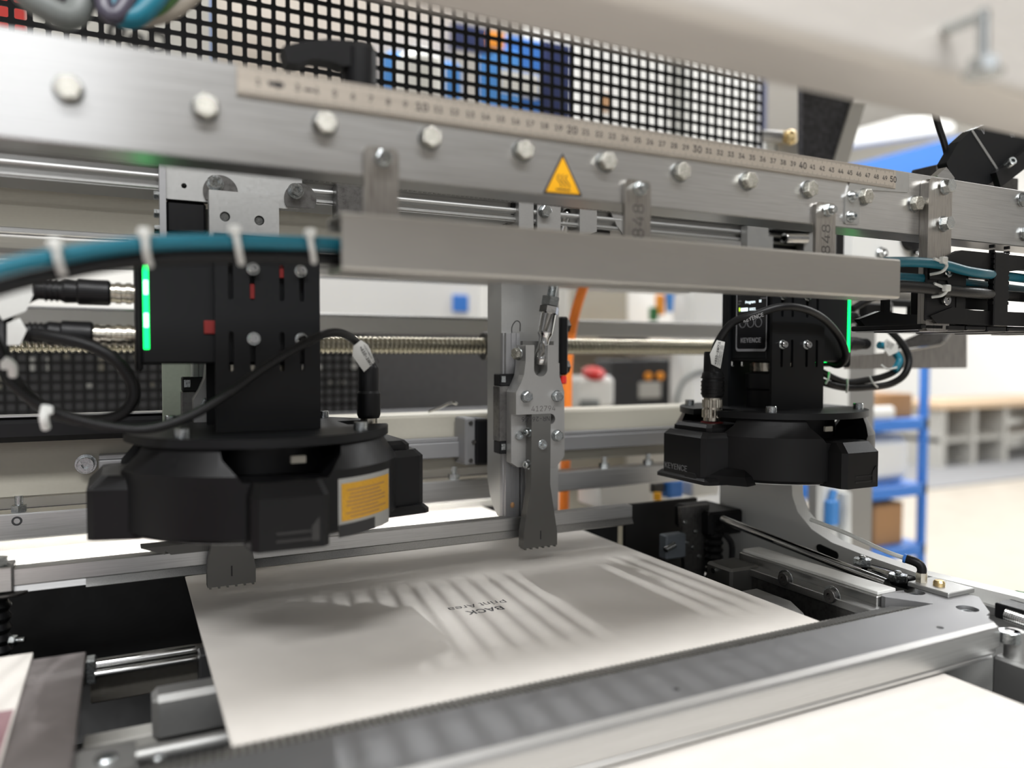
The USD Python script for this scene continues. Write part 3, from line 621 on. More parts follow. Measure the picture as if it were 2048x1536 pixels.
# ------------------------------------------------------------------ lower left mechanism
sh = thing('tie_rod', 'shiny zinc tie rods crossing the dark opening at lower left', 'rod', (-40, 150, -378))
zr = -372
for (pa, pb) in (((178, 1334), (415, 1303)), ((178, 1352), (415, 1326))): pass
r1a, r1b = np.array((-76.7, 206.1, -368.0)), np.array((-2.3, 194.7, -368.0))
sh.part('rod', cyl((r1a[0], r1a[1], -368), (60, r1a[1], -368), 4.2, 24), chrome)
r2a = np.array((-76.6, 198.0, -372.0))
sh.part('rod', cyl((r2a[0], r2a[1], -372), (60, r2a[1], -372), 2.8, 24), chrome)
sh.part('nut', box(r1a[0]-6, r1a[0]+1, r1a[1]-6, r1a[1]+6, -380, -362, 1), zinc)
sh.part('stop_disc', cyl((r1a[0]-8.5, r1a[1]-1, -371), (r1a[0]-6, r1a[1]-1, -371), 10, 32, ch=.6), chrome)
sh.part('rod_support', box(-7.5, -7.5+14, r1a[1]-20, r1a[1]+8, -466, -366, 1), dark_p)
tr = thing('tray_edge', 'pale strip of metal below the dark opening at lower left', 'strip', (-30, 60, -372))
tr.part('strip', box(-81, 120, 111, 128, -392, -384, 1), grey_p)
tr.part('bar', cyl((-49.8-8, 50.1, -368), (120, 50.1, -368), 5, 20), alu_mat)
sl = thing('sliding_block', 'rounded aluminium sliding block at the left edge of the card', 'block', (0, 80, -380))
sb_ = prism(rrect(81.4, 81.4+0.1+52, -395, -366, 6), 'x', -42, 40)
sl.part('block', box(-42.3, 60, 88, 109, -381, -352, 3.5), alu_mat)
sl.part('foot', box(-13.4, 60, 54.8, 70.9, -390, -372, 1), dark_p)
pin = np.array((-42.4, 1.2, -350.0)); sl.part('pin', cyl((pin[0], pin[1], -380), (pin[0], pin[1], -346), 3.2, 16, ch=1), zinc)

# ------------------------------------------------------------------ right-hand side: side plate, edge guide, fittings
sp = thing('side_plate', 'white machine side plate with a curved cut-out behind the right camera', 'plate', (590, 200, -470))
edge = [(-560, -470), (-560, -333.2+1), (-60.0, -333.2), (26.7, -336.1)]
for (px, py) in (): pass
edge += [(81.1, -332.9), (119.2, -329.1), (144.6, -321.0), (163.4, -306.6), (171.2, -290.8), (172.2, -275.9), (283.2, -292.3), (281.7, -470)]
sp.part('plate', prism(Polygon(edge), 'x', 578, 594), white_p)
sp.part('slot', prism(LineString([(133.1, -337.9), (114.4, -340.8)]).buffer(4), 'x', 576.6, 578), soot)
sp.part('small_plate', box(572, 578, -62, -20, -352, -345, .5), alu_mat)

eg = thing('edge_guide', 'side edge guide with a white strip on top along the right of the card', 'guide', (490, 80, -400))
eg.part('white_strip', box(495.8+1, 519, 2, 158, -338.5, -335.5, .5), white_p)
eg.part('guide_bar', box(495.8-2, 520, 0, 160, -349, -338.6, .8), alu_y)
eg.part('ledge', box(478.6, 495.8-2, -12, 156, -353, -346, .6), alu_y)
sdx = 479.7
eg.part('side_web', box(sdx+1, sdx+12, -14, 150, -400, -350, .5), steel_dark)
for q in ((462.0, 85.3, -344.7), (462.0, 33.6, -345.4)): capscrew(eg, (sdx+1, q[1], q[2]), (-1, 0, 0), r=6, h=3.5, key=5, rw=8.5, mat=steel_dark)
wb = thing('edge_stop', 'small grey stop block beside the far right corner of the card', 'block', (440, 150, -380))
wb.part('block', box(455, 492, 128, 164, -372, -344, 2.5), finger_m)
wb.part('screw', cyl((452, 150, -350), (455, 150, -350), 2.6), zinc)
wk = thing('wedge_block', 'sloped steel block just beside the right edge of the card', 'block', (445, 60, -380))
wq = (459.8, 71.8, -352.0)
wk.part('block', prism([(34, -384), (34, -374), (44, -360), (58, -354), (98, -354), (98, -384)], 'x', 424, 458), plate_m)

fx = thing('air_fitting_block', 'metal block with a black elbow air fitting and white hose, right', 'fitting', (560, 10, -362))
cA, cB = (556.0, -31.3, -338.0), (544.2, 5.1, -338.0)
fx.part('block', box(540, 574, -30, 7, -338, -334, .6), alu_mat)
fx.part('lug', box(565, 576, -24, 2, -352, -338), alu_mat)
fq = np.array((550.7, 1.5, -334.0))
fx.part('thread', hexa(fq, (0, 0, 1), 8.5, 8, .5), nickel)
fx.part('elbow', tube([fq+(0, 0, 7), fq+(0, 0, 11), fq+(-.8, 2, 14.5), fq+(-3, 6, 16.5), fq+(-5, 11, 17.5)], 3.8, 20), black_pl)
fx.part('release_collar', cyl(fq+np.array((-5, 11, 17.5)), fq+np.array((-5.9, 13, 17.9)), 4.0, 20), blue)
fx.part('hose', tube([fq+(-6, 13, 18), fq+(-12, 30, 22), fq+(-18, 60, 30), fq+(-22, 100, 36)], 1.9, 12), nylon)
fx.part('plug', lathe([(1e-3, 0), (4.6, 0), (4.6, 3), (3.4, 4.6), (1e-3, 4.8)], (553.3, -12.6, -334.0), (0, 0, 1), 24), brass, 'small brass plug')
for q, a in (((552.1, 25.0, -333.8), 9), ((549.9, 60.0, -328.1), 9), ((603.1, -12.0, -351.7), 8)):
    fx.part('stud', cat(hexa(np.array(q)-(0, 0, 6), (0, 0, 1), a*1.6, 6), cyl(q, np.array(q)+(0, 0, 3), 3, 16, ch=1)), zinc)
hg = thing('hinge', 'small black and chrome hinge on the inner face of the white side plate', 'hinge', (570, 40, -345))
hq = np.array((572.0, 61.2, -343.2))
hg.part('body', box(566, 577, hq[1]-36, hq[1]+14, hq[2]-7, hq[2]+4, 1), black_pl)
hg.part('sleeve', cyl((566, hq[1]+2, hq[2]), (566, hq[1]-22, hq[2]), 6, 24), chrome)
hg2 = thing('hinge', 'small black hinge with a knurled pin at the right edge of the picture', 'hinge', (560, -60, -345))
hq = np.array((560.0, -67.1, -342.6))
hg2.part('body', box(556, 577, hq[1]-30, hq[1]+10, hq[2]-5, hq[2]+7, 1), black_pl)
hg2.part('knurled_pin', lathe([(1e-3, 0)]+[(4.6 if k % 2 else 5.2, k*.8) for k in range(30)]+[(1e-3, 24)], (556, hq[1], hq[2]), (0, -1, -.05), 24), chrome)
gk = solo('push_button', 'green plastic stub at the right edge beyond the side plate', 'button', (724.3, 20.0, -374.9), cyl(np.array((718.6, 20.0, -373.6)), np.array((740.9, 20.0, -379.2)), 4, 20, ch=.8), green_p)

# mechanism in the far right corner of the bed
mc = thing('corner_mechanism', 'dark blurred mechanism with small screws at the far right corner of the bed', 'mechanism', (440, 250, -460))
mc.part('carrier_plate', prism([(493.6, -310), (533.3, -310), (529.8, -380), (520.2, -430), (507.4, -430), (499.7, -380)], 'y', 250, 256), steel_dark)
for q in ((497.7, 249.0, -326.3), (500.8, 249.0, -349.5), (509.4, 249.0, -355.5), (518.0, 249.0, -366.7), (512.6, 249.0, -337.9)): mc.part('screw', cyl(np.array(q), np.array(q)-(0, 2.5, 0), 2.6, 16, ch=.6), zinc)
mc.part('grey_block', box(466.2, 493.5, 240, 254, -363.3, -336.8, 1.5), look('blue_grey_block', (.16, .18, .20), .45, .4))
mc.part('lever', cyl(np.array((462.7, 238.0, -351.2)), np.array((476.1, 238.0, -346.1)), 3.4, 16, ch=.8), zinc)
mc.part('motor', cat(box(522.7, 534.1+38, 236, 300, -343.5, -316.1, 3)), black_pl)
mc.part('bellows', lathe([(1e-3, -400)]+[(8 if k % 2 else 10.5, -400+k*4) for k in range(20)]+[(1e-3, -322)], (533.7+2, 244, 0), (0, 0, 1), 24), black_pl)
mc.part('hose', tube([(545.1, 240.0, -340.4), (557.1, 240.0, -353.6), (558.8, 240.0, -368.1), (556.1, 240.0, -384.9)], 3.6, 12), dark_p)
mc.part('guide_shaft', cyl((531, 225, -322), (531, 20, -338), 4.2, 16), chrome)
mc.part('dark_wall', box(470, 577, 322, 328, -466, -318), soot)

# ------------------------------------------------------------------ cables, ties and tags
def tie(pts, r, label, group='white cable ties', head=None, hd=(0, -1, 0)):
    t = thing('cable_tie', label, 'cable tie', tuple(pts[0]), group)
    t.part('band', tube(pts, r, 8, 1.5), nylon)
    if head is not None:
        u, v, d = frame_of(hd); h = np.array(head)
        m = box(-3.2, 3.2, -2.6, 2.6, -2.2, 2.2, .8); Rm = np.eye(4); Rm[:3, 0], Rm[:3, 1], Rm[:3, 2], Rm[:3, 3] = u, v, d, h; m.apply_transform(Rm)
        t.part('head', m, nylon)
# bundle from the duct to the left, in front of the blurred camera
tl = [(55.1, -17.0, -83.9), (37.7, -18.0, -83.8), (12.1, -20.0, -85.0), (-14.2, -23.0, -86.7), (-38.7, -26.0, -89.4), (-59.5, -30.0, -93.5), (-78.9, -35.0, -98.8), (-93.2, -40.0, -103.6), (-109.9, -46.0, -110.4)]
bl_ = [(55.9, -14.0, -89.3), (38.1, -16.0, -90.0), (12.4, -18.0, -90.8), (-14.1, -21.0, -92.7), (-38.7, -24.0, -95.5), (-59.6, -28.0, -99.4), (-79.1, -33.0, -105.1), (-93.5, -38.0, -110.1), (-110.4, -44.0, -117.3)]
solo('teal_cable', 'thick teal cable sweeping left out of the duct', 'cable', tl[0], tube(tl, 3.6, 18), teal)
bl = [np.array(p)+(0, 1.5, -1.0) for p in bl_]
solo('black_cable', 'thick black cable under the teal one left of the duct', 'cable', bl[0], tube(bl, 3.7, 18), rubber)
for k, ((x, y), (x2, y2), hy, lab) in enumerate((((112, 488), (124, 545), -36, 'white cable tie farthest left on the teal bundle'), ((288, 466), (299, 530), -28, 'white cable tie above the green status bar'), ((470, 461), (481, 525), -23, 'white cable tie on the teal bundle above the slotted plate'), ((620, 466), (628, 522), -19, 'white cable tie on the teal bundle nearest the duct'))):
    pass
TIES = [(((-80.2, -42.0, -94.8), (-79.5, -43.0, -98.7), (-78.7, -41.0, -103.5), (-77.8, -36.0, -106.9)), 'white cable tie farthest left on the teal bundle'),
        (((-45.6, -33.0, -86.4), (-45.1, -34.5, -90.7), (-44.5, -32.0, -96.2), (-43.1, -27.0, -100.4)), 'white cable tie above the green status bar'),
        (((-5.7, -27.0, -81.3), (-4.7, -28.5, -86.2), (-3.3, -26.0, -92.6), (-1.9, -22.0, -96.8)), 'white cable tie on the teal bundle above the slotted plate'),
        (((31.3, -24.0, -79.7), (31.4, -25.5, -84.4), (32.7, -24.0, -89.7), (34.3, -19.0, -93.7)), 'white cable tie on the teal bundle nearest the duct')]
for pts, lab in TIES: tie(pts, 1.5, lab, head=pts[0], hd=(0, 0, 1))
# plugs on the left camera
def plug(name, label, p, d, L, r):
    t = thing(name, label, 'plug', tuple(p)); p = np.array(p, float); d = np.array(d, float)/np.linalg.norm(d)
    t.part('boot', lathe([(1e-3, 0), (r*.85, 0), (r, 1.5), (r, L*.42), (r*.86, L*.45), (r*.9, L*.6), (r*.72, L*.66), (r*.66, L*.97), (r*.42, L), (1e-3, L)], p, d, 28), black_pl)
    t.part('rib', cat([lathe([(r*.6, 0), (r*.8, .4), (r*.8, 1.6), (r*.6, 2)], p+d*(L*.68+k*3.2), d, 24) for k in range(int(L*.27/3.2))]), black_pl)
    return t
XL = lambda dx: 38-dx
plug('cable_plug', 'black plug in the upper socket of the blurred left camera', (XL(100), 180, -99.5), (-1, 0, 0), 46, 8.8)
plug('cable_plug', 'black plug in the lower socket of the blurred left camera', (XL(111), 180, -128.5), (-1, 0, .02), 44, 9.0)
plug('cable_plug', 'dark green-lit plug in the upper socket of the sharp right camera', (554.6+100, 180, -99.5), (1, 0, 0), 28, 7.6)
plug('cable_plug', 'ribbed plug in the lower socket of the sharp right camera', (554.6+111, 180, -128.5), (1, 0, 0), 36, 7.6)
# loops of the left camera
lp = [(-110.8, 180.0, -125.9), (-121.5, 178.0, -136.0), (-125.2, 174.0, -149.1), (-120.4, 168.0, -165.2), (-103.9, 160.0, -181.5), (-83.7, 150.0, -187.9), (-63.3, 140.0, -184.0), (-50.9, 132.0, -171.5), (-51.9, 128.0, -155.8), (-61.1, 130.0, -141.7), (-76.6, 136.0, -135.4), (-96.5, 146.0, -136.1), (-113.8, 156.0, -140.9), (-121.4, 160.0, -148.9)]
lp = [(-110.1, 178.0, -127.6), (-98.0, 168.0, -130.0), (-77.4, 158.0, -135.2), (-61.4, 152.0, -144.1), (-50.6, 150.0, -159.1), (-49.6, 150.0, -172.5), (-59.0, 152.0, -183.0), (-78.1, 154.0, -185.2), (-98.1, 158.0, -178.9), (-113.7, 164.0, -165.2), (-122.5, 170.0, -149.0), (-125.6, 176.0, -132.8), (-123.0, 180.0, -116.3), (-110.0, 182.0, -103.2), (-99.1, 182.0, -99.8)]
solo('black_cable', 'black cable looping below the plugs of the blurred left camera', 'cable', lp[0], tube(lp, 4.0, 16), rubber)
l2 = [(122.3, 185.0, -162.3), (118.7, 178.0, -146.1), (108.2, 166.0, -133.6), (89.5, 140.0, -126.3), (73.4, 126.0, -127.2), (54.2, 118.0, -135.9), (30.5, 116.0, -150.3), (7.7, 114.0, -167.0), (-17.1, 112.0, -181.5), (-43.4, 112.0, -188.9), (-71.1, 114.0, -184.8), (-97.7, 118.0, -174.1), (-115.7, 122.0, -157.4), (-120.9, 126.0, -139.5), (-128.5, 130.0, -121.6)]
solo('black_cable', 'thin black cable crossing in front of the blurred left camera', 'cable', l2[0], tube(l2, 3.1, 16), rubber)
tie([(-117.3, 112.0, -145.4), (-113.4, 112.0, -148.3), (-113.7, 118.0, -154.3)], 2.6, 'white cable tie at the far left edge beside the looped cable', head=(-115.9, 112.0, -148.3))
tie([(-96.2, 106.0, -172.5), (-97.2, 104.0, -178.9), (-96.6, 108.0, -185.7)], 2.6, 'white cable tie at the bottom of the left cable loop', head=(-95.7, 105.0, -174.9))
def tagplate(label, quad, lines, th=.5, base=None):
    """A folded cable tag: quad = corners in space (lower left, lower right, upper right, upper left as read)."""
    q = [np.array(p, float) for p in quad]; n = np.cross(q[1]-q[0], q[-1]-q[0]); n /= np.linalg.norm(n)
    if np.dot(n, np.array((-54.7, -426.3, -141.3))-q[0]) < 0: n = -n
    t = thing('cable_tag', label, 'tag', tuple(q[0]))
    m = trimesh.convex.convex_hull(np.array(q+[p-n*th for p in q])); t.part('tag', m, paper)
    a, b = (q[0], q[1]) if base is None else (np.array(base[0], float), np.array(base[1], float))
    rt = (b-a)/np.linalg.norm(b-a); up_ = np.cross(n, rt)
    ms = [words(w_, hh, a+up_*f+n*.9, rt, up_, bd, .05) for w_, hh, f, bd in lines]
    if ms: t.part('print', cat(ms), ink)
tagplate('white cable tag beside the upper left plug', [(-124.6, 172.0, -119.9), (-111.7, 174.0, -113.6), (-106.2, 178.0, -98.7), (-115.2, 178.0, -96.4), (-131.2, 172.0, -107.2)], [])
tagplate('white cable tag beside the lower left plug', [(-122.5, 172.0, -136.1), (-115.3, 172.0, -136.0), (-111.2, 172.0, -126.1), (-115.2, 174.0, -118.3), (-122.2, 172.0, -121.8)], [])
tagplate('printed white tag hanging on the thin cable right of the left camera', [(100.0, 152.0, -142.9), (108.9, 152.0, -155.0), (117.5, 152.0, -147.4), (112.5, 152.0, -134.5), (106.7, 152.0, -130.7), (100.9, 152.0, -135.3)], [('=610-1W7.1', 2.2, 4.6, True), ('=610+M610-1A1', 1.5, 8, False), ('=610+M610-1H1', 1.5, 11, False)], base=((101.2, 152.0, -138.3), (110.0, 152.0, -153.5)))
# light connector of the left camera
lc = thing('cable_plug', 'upright black plug on the ring light of the left camera', 'plug', (122, 185, -208))
lc.part('nut', cat(cyl((122, 185, -208), (122, 185, -193), 6.8, 28)), nickel)
lc.part('boot', lathe([(1e-3, 0), (8.3, 0), (9.4, 3), (9.4, 20), (8.2, 22), (8.2, 40), (6.6, 43), (5, 45), (1e-3, 45)], (122, 185, -193), (0, 0, 1), 28), black_pl)
# light cable of the right camera
rcx = np.array((554.6-84, 175, 0.0))
lc = thing('cable_plug', 'upright black plug with nickel nut on the right ring light', 'plug', (rcx[0], 175, -207))
kn = lambda z0, z1: prism(Polygon([((9.6+(.5 if k % 2 else 0))*math.cos(k*math.pi/24)+rcx[0], (9.6+(.5 if k % 2 else 0))*math.sin(k*math.pi/24)+175) for k in range(48)]), 'z', z0, z1)
lc.part('nut', cat(kn(-203.5, -195.5), kn(-193.5, -186), cyl((rcx[0], 175, -207), (rcx[0], 175, -183), 8.6, 28)), nickel)
bt = lc.part('boot', lathe([(1e-3, 0), (9.6, 0), (11, 3), (11.2, 16), (10.2, 18), (10.2, 19), (11, 20.5), (10.4, 24), (9.2, 26), (8.8, 44), (8.2, 46), (1e-3, 46)], (rcx[0], 175, -184), (0, 0, 1), 32), black_pl)
bt.part('rib', cat([lathe([(9.5, 0), (11.6, .5), (11.6, 1.6), (9.5, 2)], (rcx[0], 175, -181+k*4), (0, 0, 1), 32) for k in range(5)]), black_pl)
rl = [(469.7, 175.0, -157.4), (469.0, 173.0, -143.9), (472.0, 168.0, -126.6), (478.7, 156.0, -109.6), (490.4, 140.0, -102.7), (511.9, 128.0, -95.0), (541.8, 128.0, -95.6), (576.3, 134.0, -103.9), (605.1, 140.0, -119.5), (619.0, 142.0, -135.9), (623.3, 146.0, -146.4), (623.1, 154.0, -151.8), (621.0, 166.0, -148.7)]
ac = thing('black_cable', 'lettered black cable arching across the sharp right camera', 'cable', rl[0])
ac.part('jacket', tube(rl, 3.8, 18), rubber)
a_, b_ = np.array((482.2, 146.0, -108.5)), np.array((491.8, 129.0, -102.7)); d_ = (b_-a_)/np.linalg.norm(b_-a_)
n_ = np.array((-54.7, -426.3, -141.3))-a_; n_ -= d_*np.dot(n_, d_); n_ /= np.linalg.norm(n_); u_ = np.cross(n_, d_)
ac.part('lettering', words('KEYENCE', 3.6, a_-u_*1.6, d_, u_, True, .1, fit=float(np.linalg.norm(b_-a_))), look('pale_cable_print', lin(150, 150, 150), .5))
tagplate('printed white tag on the light cable of the right camera', [(454.1, 158.0, -150.2), (465.4, 158.0, -154.6), (470.7, 158.0, -128.7), (460.6, 158.0, -126.9), (452.1, 158.0, -140.5)], [('=610-1W7.1', 2.6, -3.2, True), ('=610+M610-1A1', 1.7, -5.8, False), ('=610+M610-1H7', 1.7, -8.2, False)], base=((456.0, 158.0, -150.2), (461.2, 158.0, -127.9)))
# loops to the right of the right camera
r1 = [(713.5, 180.0, -101.1), (733.2, 178.0, -112.2), (752.5, 174.0, -129.4), (758.1, 170.0, -146.7), (747.3, 168.0, -163.9), (723.8, 168.0, -173.9), (690.8, 168.0, -176.8), (653.3, 170.0, -176.8), (617.0, 172.0, -169.2), (591.3, 176.0, -157.3)]
solo('black_cable', 'outer black cable loop right of the sharp right camera', 'cable', r1[0], tube(r1, 4.0, 16), rubber)
r2 = [(722.8, 180.0, -129.5), (739.9, 178.0, -135.2), (750.5, 176.0, -145.6), (743.9, 174.0, -157.1), (720.3, 172.0, -164.9), (691.5, 172.0, -169.1), (655.5, 172.0, -170.8), (620.5, 172.0, -160.1), (591.1, 176.0, -146.6)]
solo('black_cable', 'inner black cable loop right of the sharp right camera', 'cable', r2[0], tube(r2, 3.8, 16), rubber)
solo('teal_cable', 'short teal cable leaving the ribbed plug of the right camera', 'cable', (720.2, 178.0, -129.6), tube([(719.4, 180.0, -129.6), (734.2, 177.0, -132.4), (743.4, 174.0, -142.1), (743.6, 172.0, -149.0), (732.7, 170.0, -159.3)], 4.2, 16), teal)
r3 = [(682.0, 186.0, -89.2), (695.6, 184.0, -82.1), (704.5, 178.0, -76.5), (714.1, 160.0, -68.4), (724.5, 140.0, -67.3)]
solo('black_cable', 'black cable rising from the right camera towards the chain', 'cable', r3[0], tube(r3, 4.0, 16), rubber)
tagplate('crumpled white tag beside the upper right plug', [(691.9, 172.0, -101.9), (706.2, 172.0, -114.0), (725.3, 172.0, -109.1), (722.5, 174.0, -97.7), (705.7, 174.0, -92.5), (691.7, 172.0, -95.2)], [])
tagplate('small printed white tag on the teal cable of the right camera', [(714.2, 168.0, -135.4), (721.1, 168.0, -142.1), (736.1, 168.0, -137.5), (735.9, 168.0, -129.6), (717.1, 168.0, -122.9), (713.1, 168.0, -125.2)], [('=610-1W6', 1.7, -3.5, True), ('=610+M610', 1.5, -6, False), ('=610-1A1', 1.5, -8.3, False)], base=((716.3, 168.0, -123.5), (735.9, 168.0, -129.6)))
for px, py, dx_, lab in ((1653, 757, 2, 'clear cable tie nearest the right bracket on the looped cables'), (1694, 770, 0, 'clear cable tie in the middle of the looped cables at right'), (1746, 763, -4, 'clear cable tie on the rising side of the looped cables'), (1778, 735, -12, 'clear cable tie below the small printed tag')):
    pass
TR = [(((622.0, 164.0, -159.4), (618.4, 162.0, -166.3), (616.3, 164.0, -172.2)), 'clear cable tie nearest the right bracket on the looped cables'), (((652.2, 166.0, -167.3), (648.8, 163.0, -174.8), (651.0, 166.0, -182.1)), 'clear cable tie in the middle of the looped cables at right'),
      (((687.1, 166.0, -164.4), (689.2, 163.0, -171.6), (697.9, 164.0, -176.8)), 'clear cable tie on the rising side of the looped cables'), (((706.3, 166.0, -152.2), (713.8, 164.0, -156.7), (731.5, 166.0, -155.2)), 'clear cable tie below the small printed tag')]
for pts, lab in TR: tie(pts, 1.1, lab)
# cables from the duct into the drag chain
solo('teal_cable', 'upper teal cable running from the duct into the drag chain', 'cable', (478.5, -17.0, -68.9), tube([(472.8, -17.0, -69.2), (507.8, -17.0, -67.3), (541.6, -17.0, -67.5), (569.1, -18.0, -71.0), (594.7, -17.0, -72.1), (639.6, -4.0, -70.5), (675.1, -4.0, -71.5), (756.4, -4.0, -74.0)], 4.0, 16), teal)
solo('teal_cable', 'lower teal cable half hidden behind the black one at the duct end', 'cable', (493.2, -6.0, -78.5), tube([(487.3, -6.0, -78.7), (538.6, -4.0, -78.2), (603.2, 4.0, -78.1), (710.2, 16.0, -79.1), (803.1, 20.0, -80.2)], 3.8, 16), teal)
solo('black_cable', 'black cable running from the duct into the drag chain', 'cable', (477.7, -18.0, -87.6), tube([(472.0, -18.0, -87.1), (507.1, -18.0, -87.2), (542.6, -19.0, -88.2), (588.0, -17.0, -88.8), (642.0, -3.0, -87.6), (679.4, -2.0, -88.0), (764.9, 0.0, -88.6)], 4.6, 16), rubber)
tie([(523.7, -22.0, -64.2), (537.8, -23.0, -67.9), (533.9, -22.0, -74.0), (530.6, -14.0, -75.8)], 1.2, 'white cable tie on the teal cable at the chain', head=(532.5, -24.0, -65.1))
tie([(524.4, -22.0, -84.0), (535.6, -25.0, -88.1), (532.3, -24.0, -93.0), (530.9, -16.0, -94.1)], 1.2, 'white cable tie on the black cable at the chain', head=(534.1, -26.0, -87.5))

# ------------------------------------------------------------------ drag chain
dc = thing('drag_chain', 'black plastic drag chain carrying cables at the right edge', 'cable chain', (640, 20, -118))
cx0, cx1, cxb0, cxb1 = 534.8, 616.1, 616.1, 635.9
zt, zb_ = -53.1, -114.9
def chainside(y0, y1):
    e = [prism([(cx0, zt-16), (cx0, zt-26), (cx0+22, zt-26), (cx0+24, zt-30), (cx0+44, zt-30), (cx0+44, zt-22), (cxb1+24, zt-12), (cxb1+120, zt-12), (cxb1+120, zt), (cx0+40, zt), (cx0+12, zt-9)], 'y', y0, y1),
         prism([(cx0+2, zb_+6), (cx0+30, zb_+14), (cx0+60, zb_+12), (cxb1+120, zb_+12), (cxb1+120, zb_), (cx0+10, zb_)], 'y', y0, y1),
         prism([(cx0+4, zt-26), (cx0+44, zt-28), (cx0+44, zb_+12), (cx0+36, zb_+12), (cx0+36, zb_+30), (cx0+12, zb_+30), (cx0+12, zb_+44), (cx0+4, zb_+44)], 'y', y0+1, y1-1)]
    return cat(e)
dc.part('side_links', chainside(-11, -5), black_pl)
dc.part('rear_links', chainside(58, 64), black_pl)
for xb in (cxb0, cxb0+56, cxb0+112):
    cbm = cat(box(xb, xb+(cxb1-cxb0), -14, -8, zb_-1, zt+1, .8), [box(xb-1.4, xb+.3, -13.4, -9, zb_+18+k*4.4, zb_+20.6+k*4.4) for k in range(12)], [box(xb+(cxb1-cxb0)-.3, xb+(cxb1-cxb0)+1.4, -13.4, -9, zb_+18+k*4.4, zb_+20.6+k*4.4) for k in range(12)])
    dc.part('crossbar', cbm, black_pl)
    dc.part('crossbar', box(xb, xb+(cxb1-cxb0), 58, 66, zb_-1, zt+1, .8), black_pl)
dc.part('end_piece', cat(box(cx0-2, cx0+50, -9.5, -7, zb_+2, zt-14, 1), box(cx0+50, cx0+100, 0, 4, zb_+14, zb_+34), box(cx0+46, cx0+96, 4, 8, zt-44, zt-26)), black_pl)
dc.part('floor_links', cat([box(cx0-4+k*29, cx0-4+k*29+27, -8, 62, zb_-5-(.8 if k % 2 else 0), zb_-.5, 1) for k in range(9)]), black_pl)
for q in ((555.7, -11.0, -72.3), (554.6, -11.0, -95.4)): capscrew(dc, q, r=4.6, h=2.6, key=3, mat=chrome)
dc2 = thing('drag_chain', 'far end of a second black chain below the duct, beside the loops', 'cable chain', (640, 240, -130))
qa, qb = (753.4, 226.0, -76.6), (863.7, 226.0, -99.9)
dc2.part('end_piece', box(qa[0], 804.0, 226, 238, -104.0, -77.0, 2), black_pl)
dc2.part('side_links', cat(box(804.0, 892.5, 230, 238, -80.3, -71.5, 1), box(778.5, 902.6, 226, 262, -111.8, -99.8, 1), box(839.7, 853.2, 228, 236, qb[2], qa[2], 1)), black_pl)
capscrew(dc2, (791.7, 225.0, -80.4), r=6.5, h=2.6, key=4, mat=chrome)
df = thing('deflector_sheet', 'bent stainless deflector sheet below the drag chain at right', 'sheet', (790, 252, -190))
def pz(*ps): return list(ps)
fpoly = Polygon([(747.7, -158.5), (988.2, -158.6), (985.9, -99.3), (974.8, -94.7), (957.7, -97.1), (929.3, -127.3), (849.1, -136.3), (747.2, -142.3)])
df.part('face', prism(fpoly.buffer(-2).buffer(2), 'y', 250, 252), brushed_v)
fl = Polygon([(834.1, -134.5), (927.6, -126.0), (960.3, -97.9), (948.5, -95.4), (908.2, -102.2), (882.3, -113.2), (833.9, -128.0)])
df.part('bent_flange', prism(fl, 'y', 246, 249.8), steel_dark)
df.part('flange_edge', tube([(812.6, 244.0, -137.1), (841.1, 244.0, -136.4), (920.6, 244.0, -127.4), (932.8, 244.0, -120.6), (957.2, 244.0, -98.0)], 1.4, 10, smooth=False), chrome)

# ------------------------------------------------------------------ device on the beam at top right, clamp lever, top cover
dv = thing('sensor_head', 'tilted black sensor box with a silver stripe above the right end of the beam', 'sensor', (700, 60, 8))
def pl60(*ps): return ps
body = Polygon([(656.2, 43.8), (674.2, 66.5), (693.8, 80.1), (777.6, 113.9), (841.6, 117.8), (825.4, 76.3), (765.1, 51.4), (718.1, 27.9), (665.8, 28.5)])
dv.part('housing', prism(body.buffer(-2).buffer(2), 'y', 60, 70), black_an)
dv.part('stripe', prism(LineString([(693.8, 79.1), (737.0, 44.8)]).buffer(1.5), 'y', 59.4, 60), alu_mat)
dv.part('rail', prism(LineString([(728.4, 33.9), (807.3, 79.3)]).buffer(8, cap_style=2), 'y', 54, 60), black_pl)
capscrew(dv, (740.8, 53.0, 50.2), (-.35, -.9, .3), r=4.2, h=8, key=4)
dx0, dz0 = 757.0, 80.3
dv.part('print', cat(words('by', 5.0, (dx0, 60, dz0), (.87, 0, .5), (-.5, 0, .87), False, .1), words('V', 6, (710.5, 60, 77.3), (.87, 0, .5), (-.5, 0, .87), False, .1)), ink_grey)
dv.part('foot', prism([(625.4, 26.1), (638.8, 35.5), (650.9, 26.9), (650.9, 8)], 'y', 48, 56), alu)
dv.part('back_rail', cat(box(700, 840, 100, 130, 8.3, 56.3, 1)), steel_dark)
solo('black_cable', 'thin black cable dropping to the tilted sensor box', 'cable', (653.3, 70.0, 90.8), tube([(648.3, 70.0, 105.3), (655.8, 70.0, 84.9), (666.3, 70.0, 66.9), (675.9, 72.0, 52.5)], 3.0, 14), rubber)
cl = thing('clamp_lever', 'black plastic clamping lever standing behind the ruler', 'lever', (84, 60, 8))
cl.part('hub', lathe([(1e-3, 0), (9, 0), (10.4, 4), (10.4, 48.5-8.3), (8, 52.5-8.3), (4, 53.8-8.3), (1e-3, 53.8-8.3)], (81.2, 60, 8.3), (0, 0, 1), 32), black_pl)
lv = Polygon([(33.9, 40.6), (44.0, 45.0), (59.3, 49.2), (74.9, 51.1), (78.6, 38.7), (68.5, 37.1), (62.9, 38.6), (50.0, 38.5), (41.6, 33.8), (36.2, 33.2)]).buffer(1.2)
cl.part('handle', prism(lv, 'y', 53, 67), black_pl)
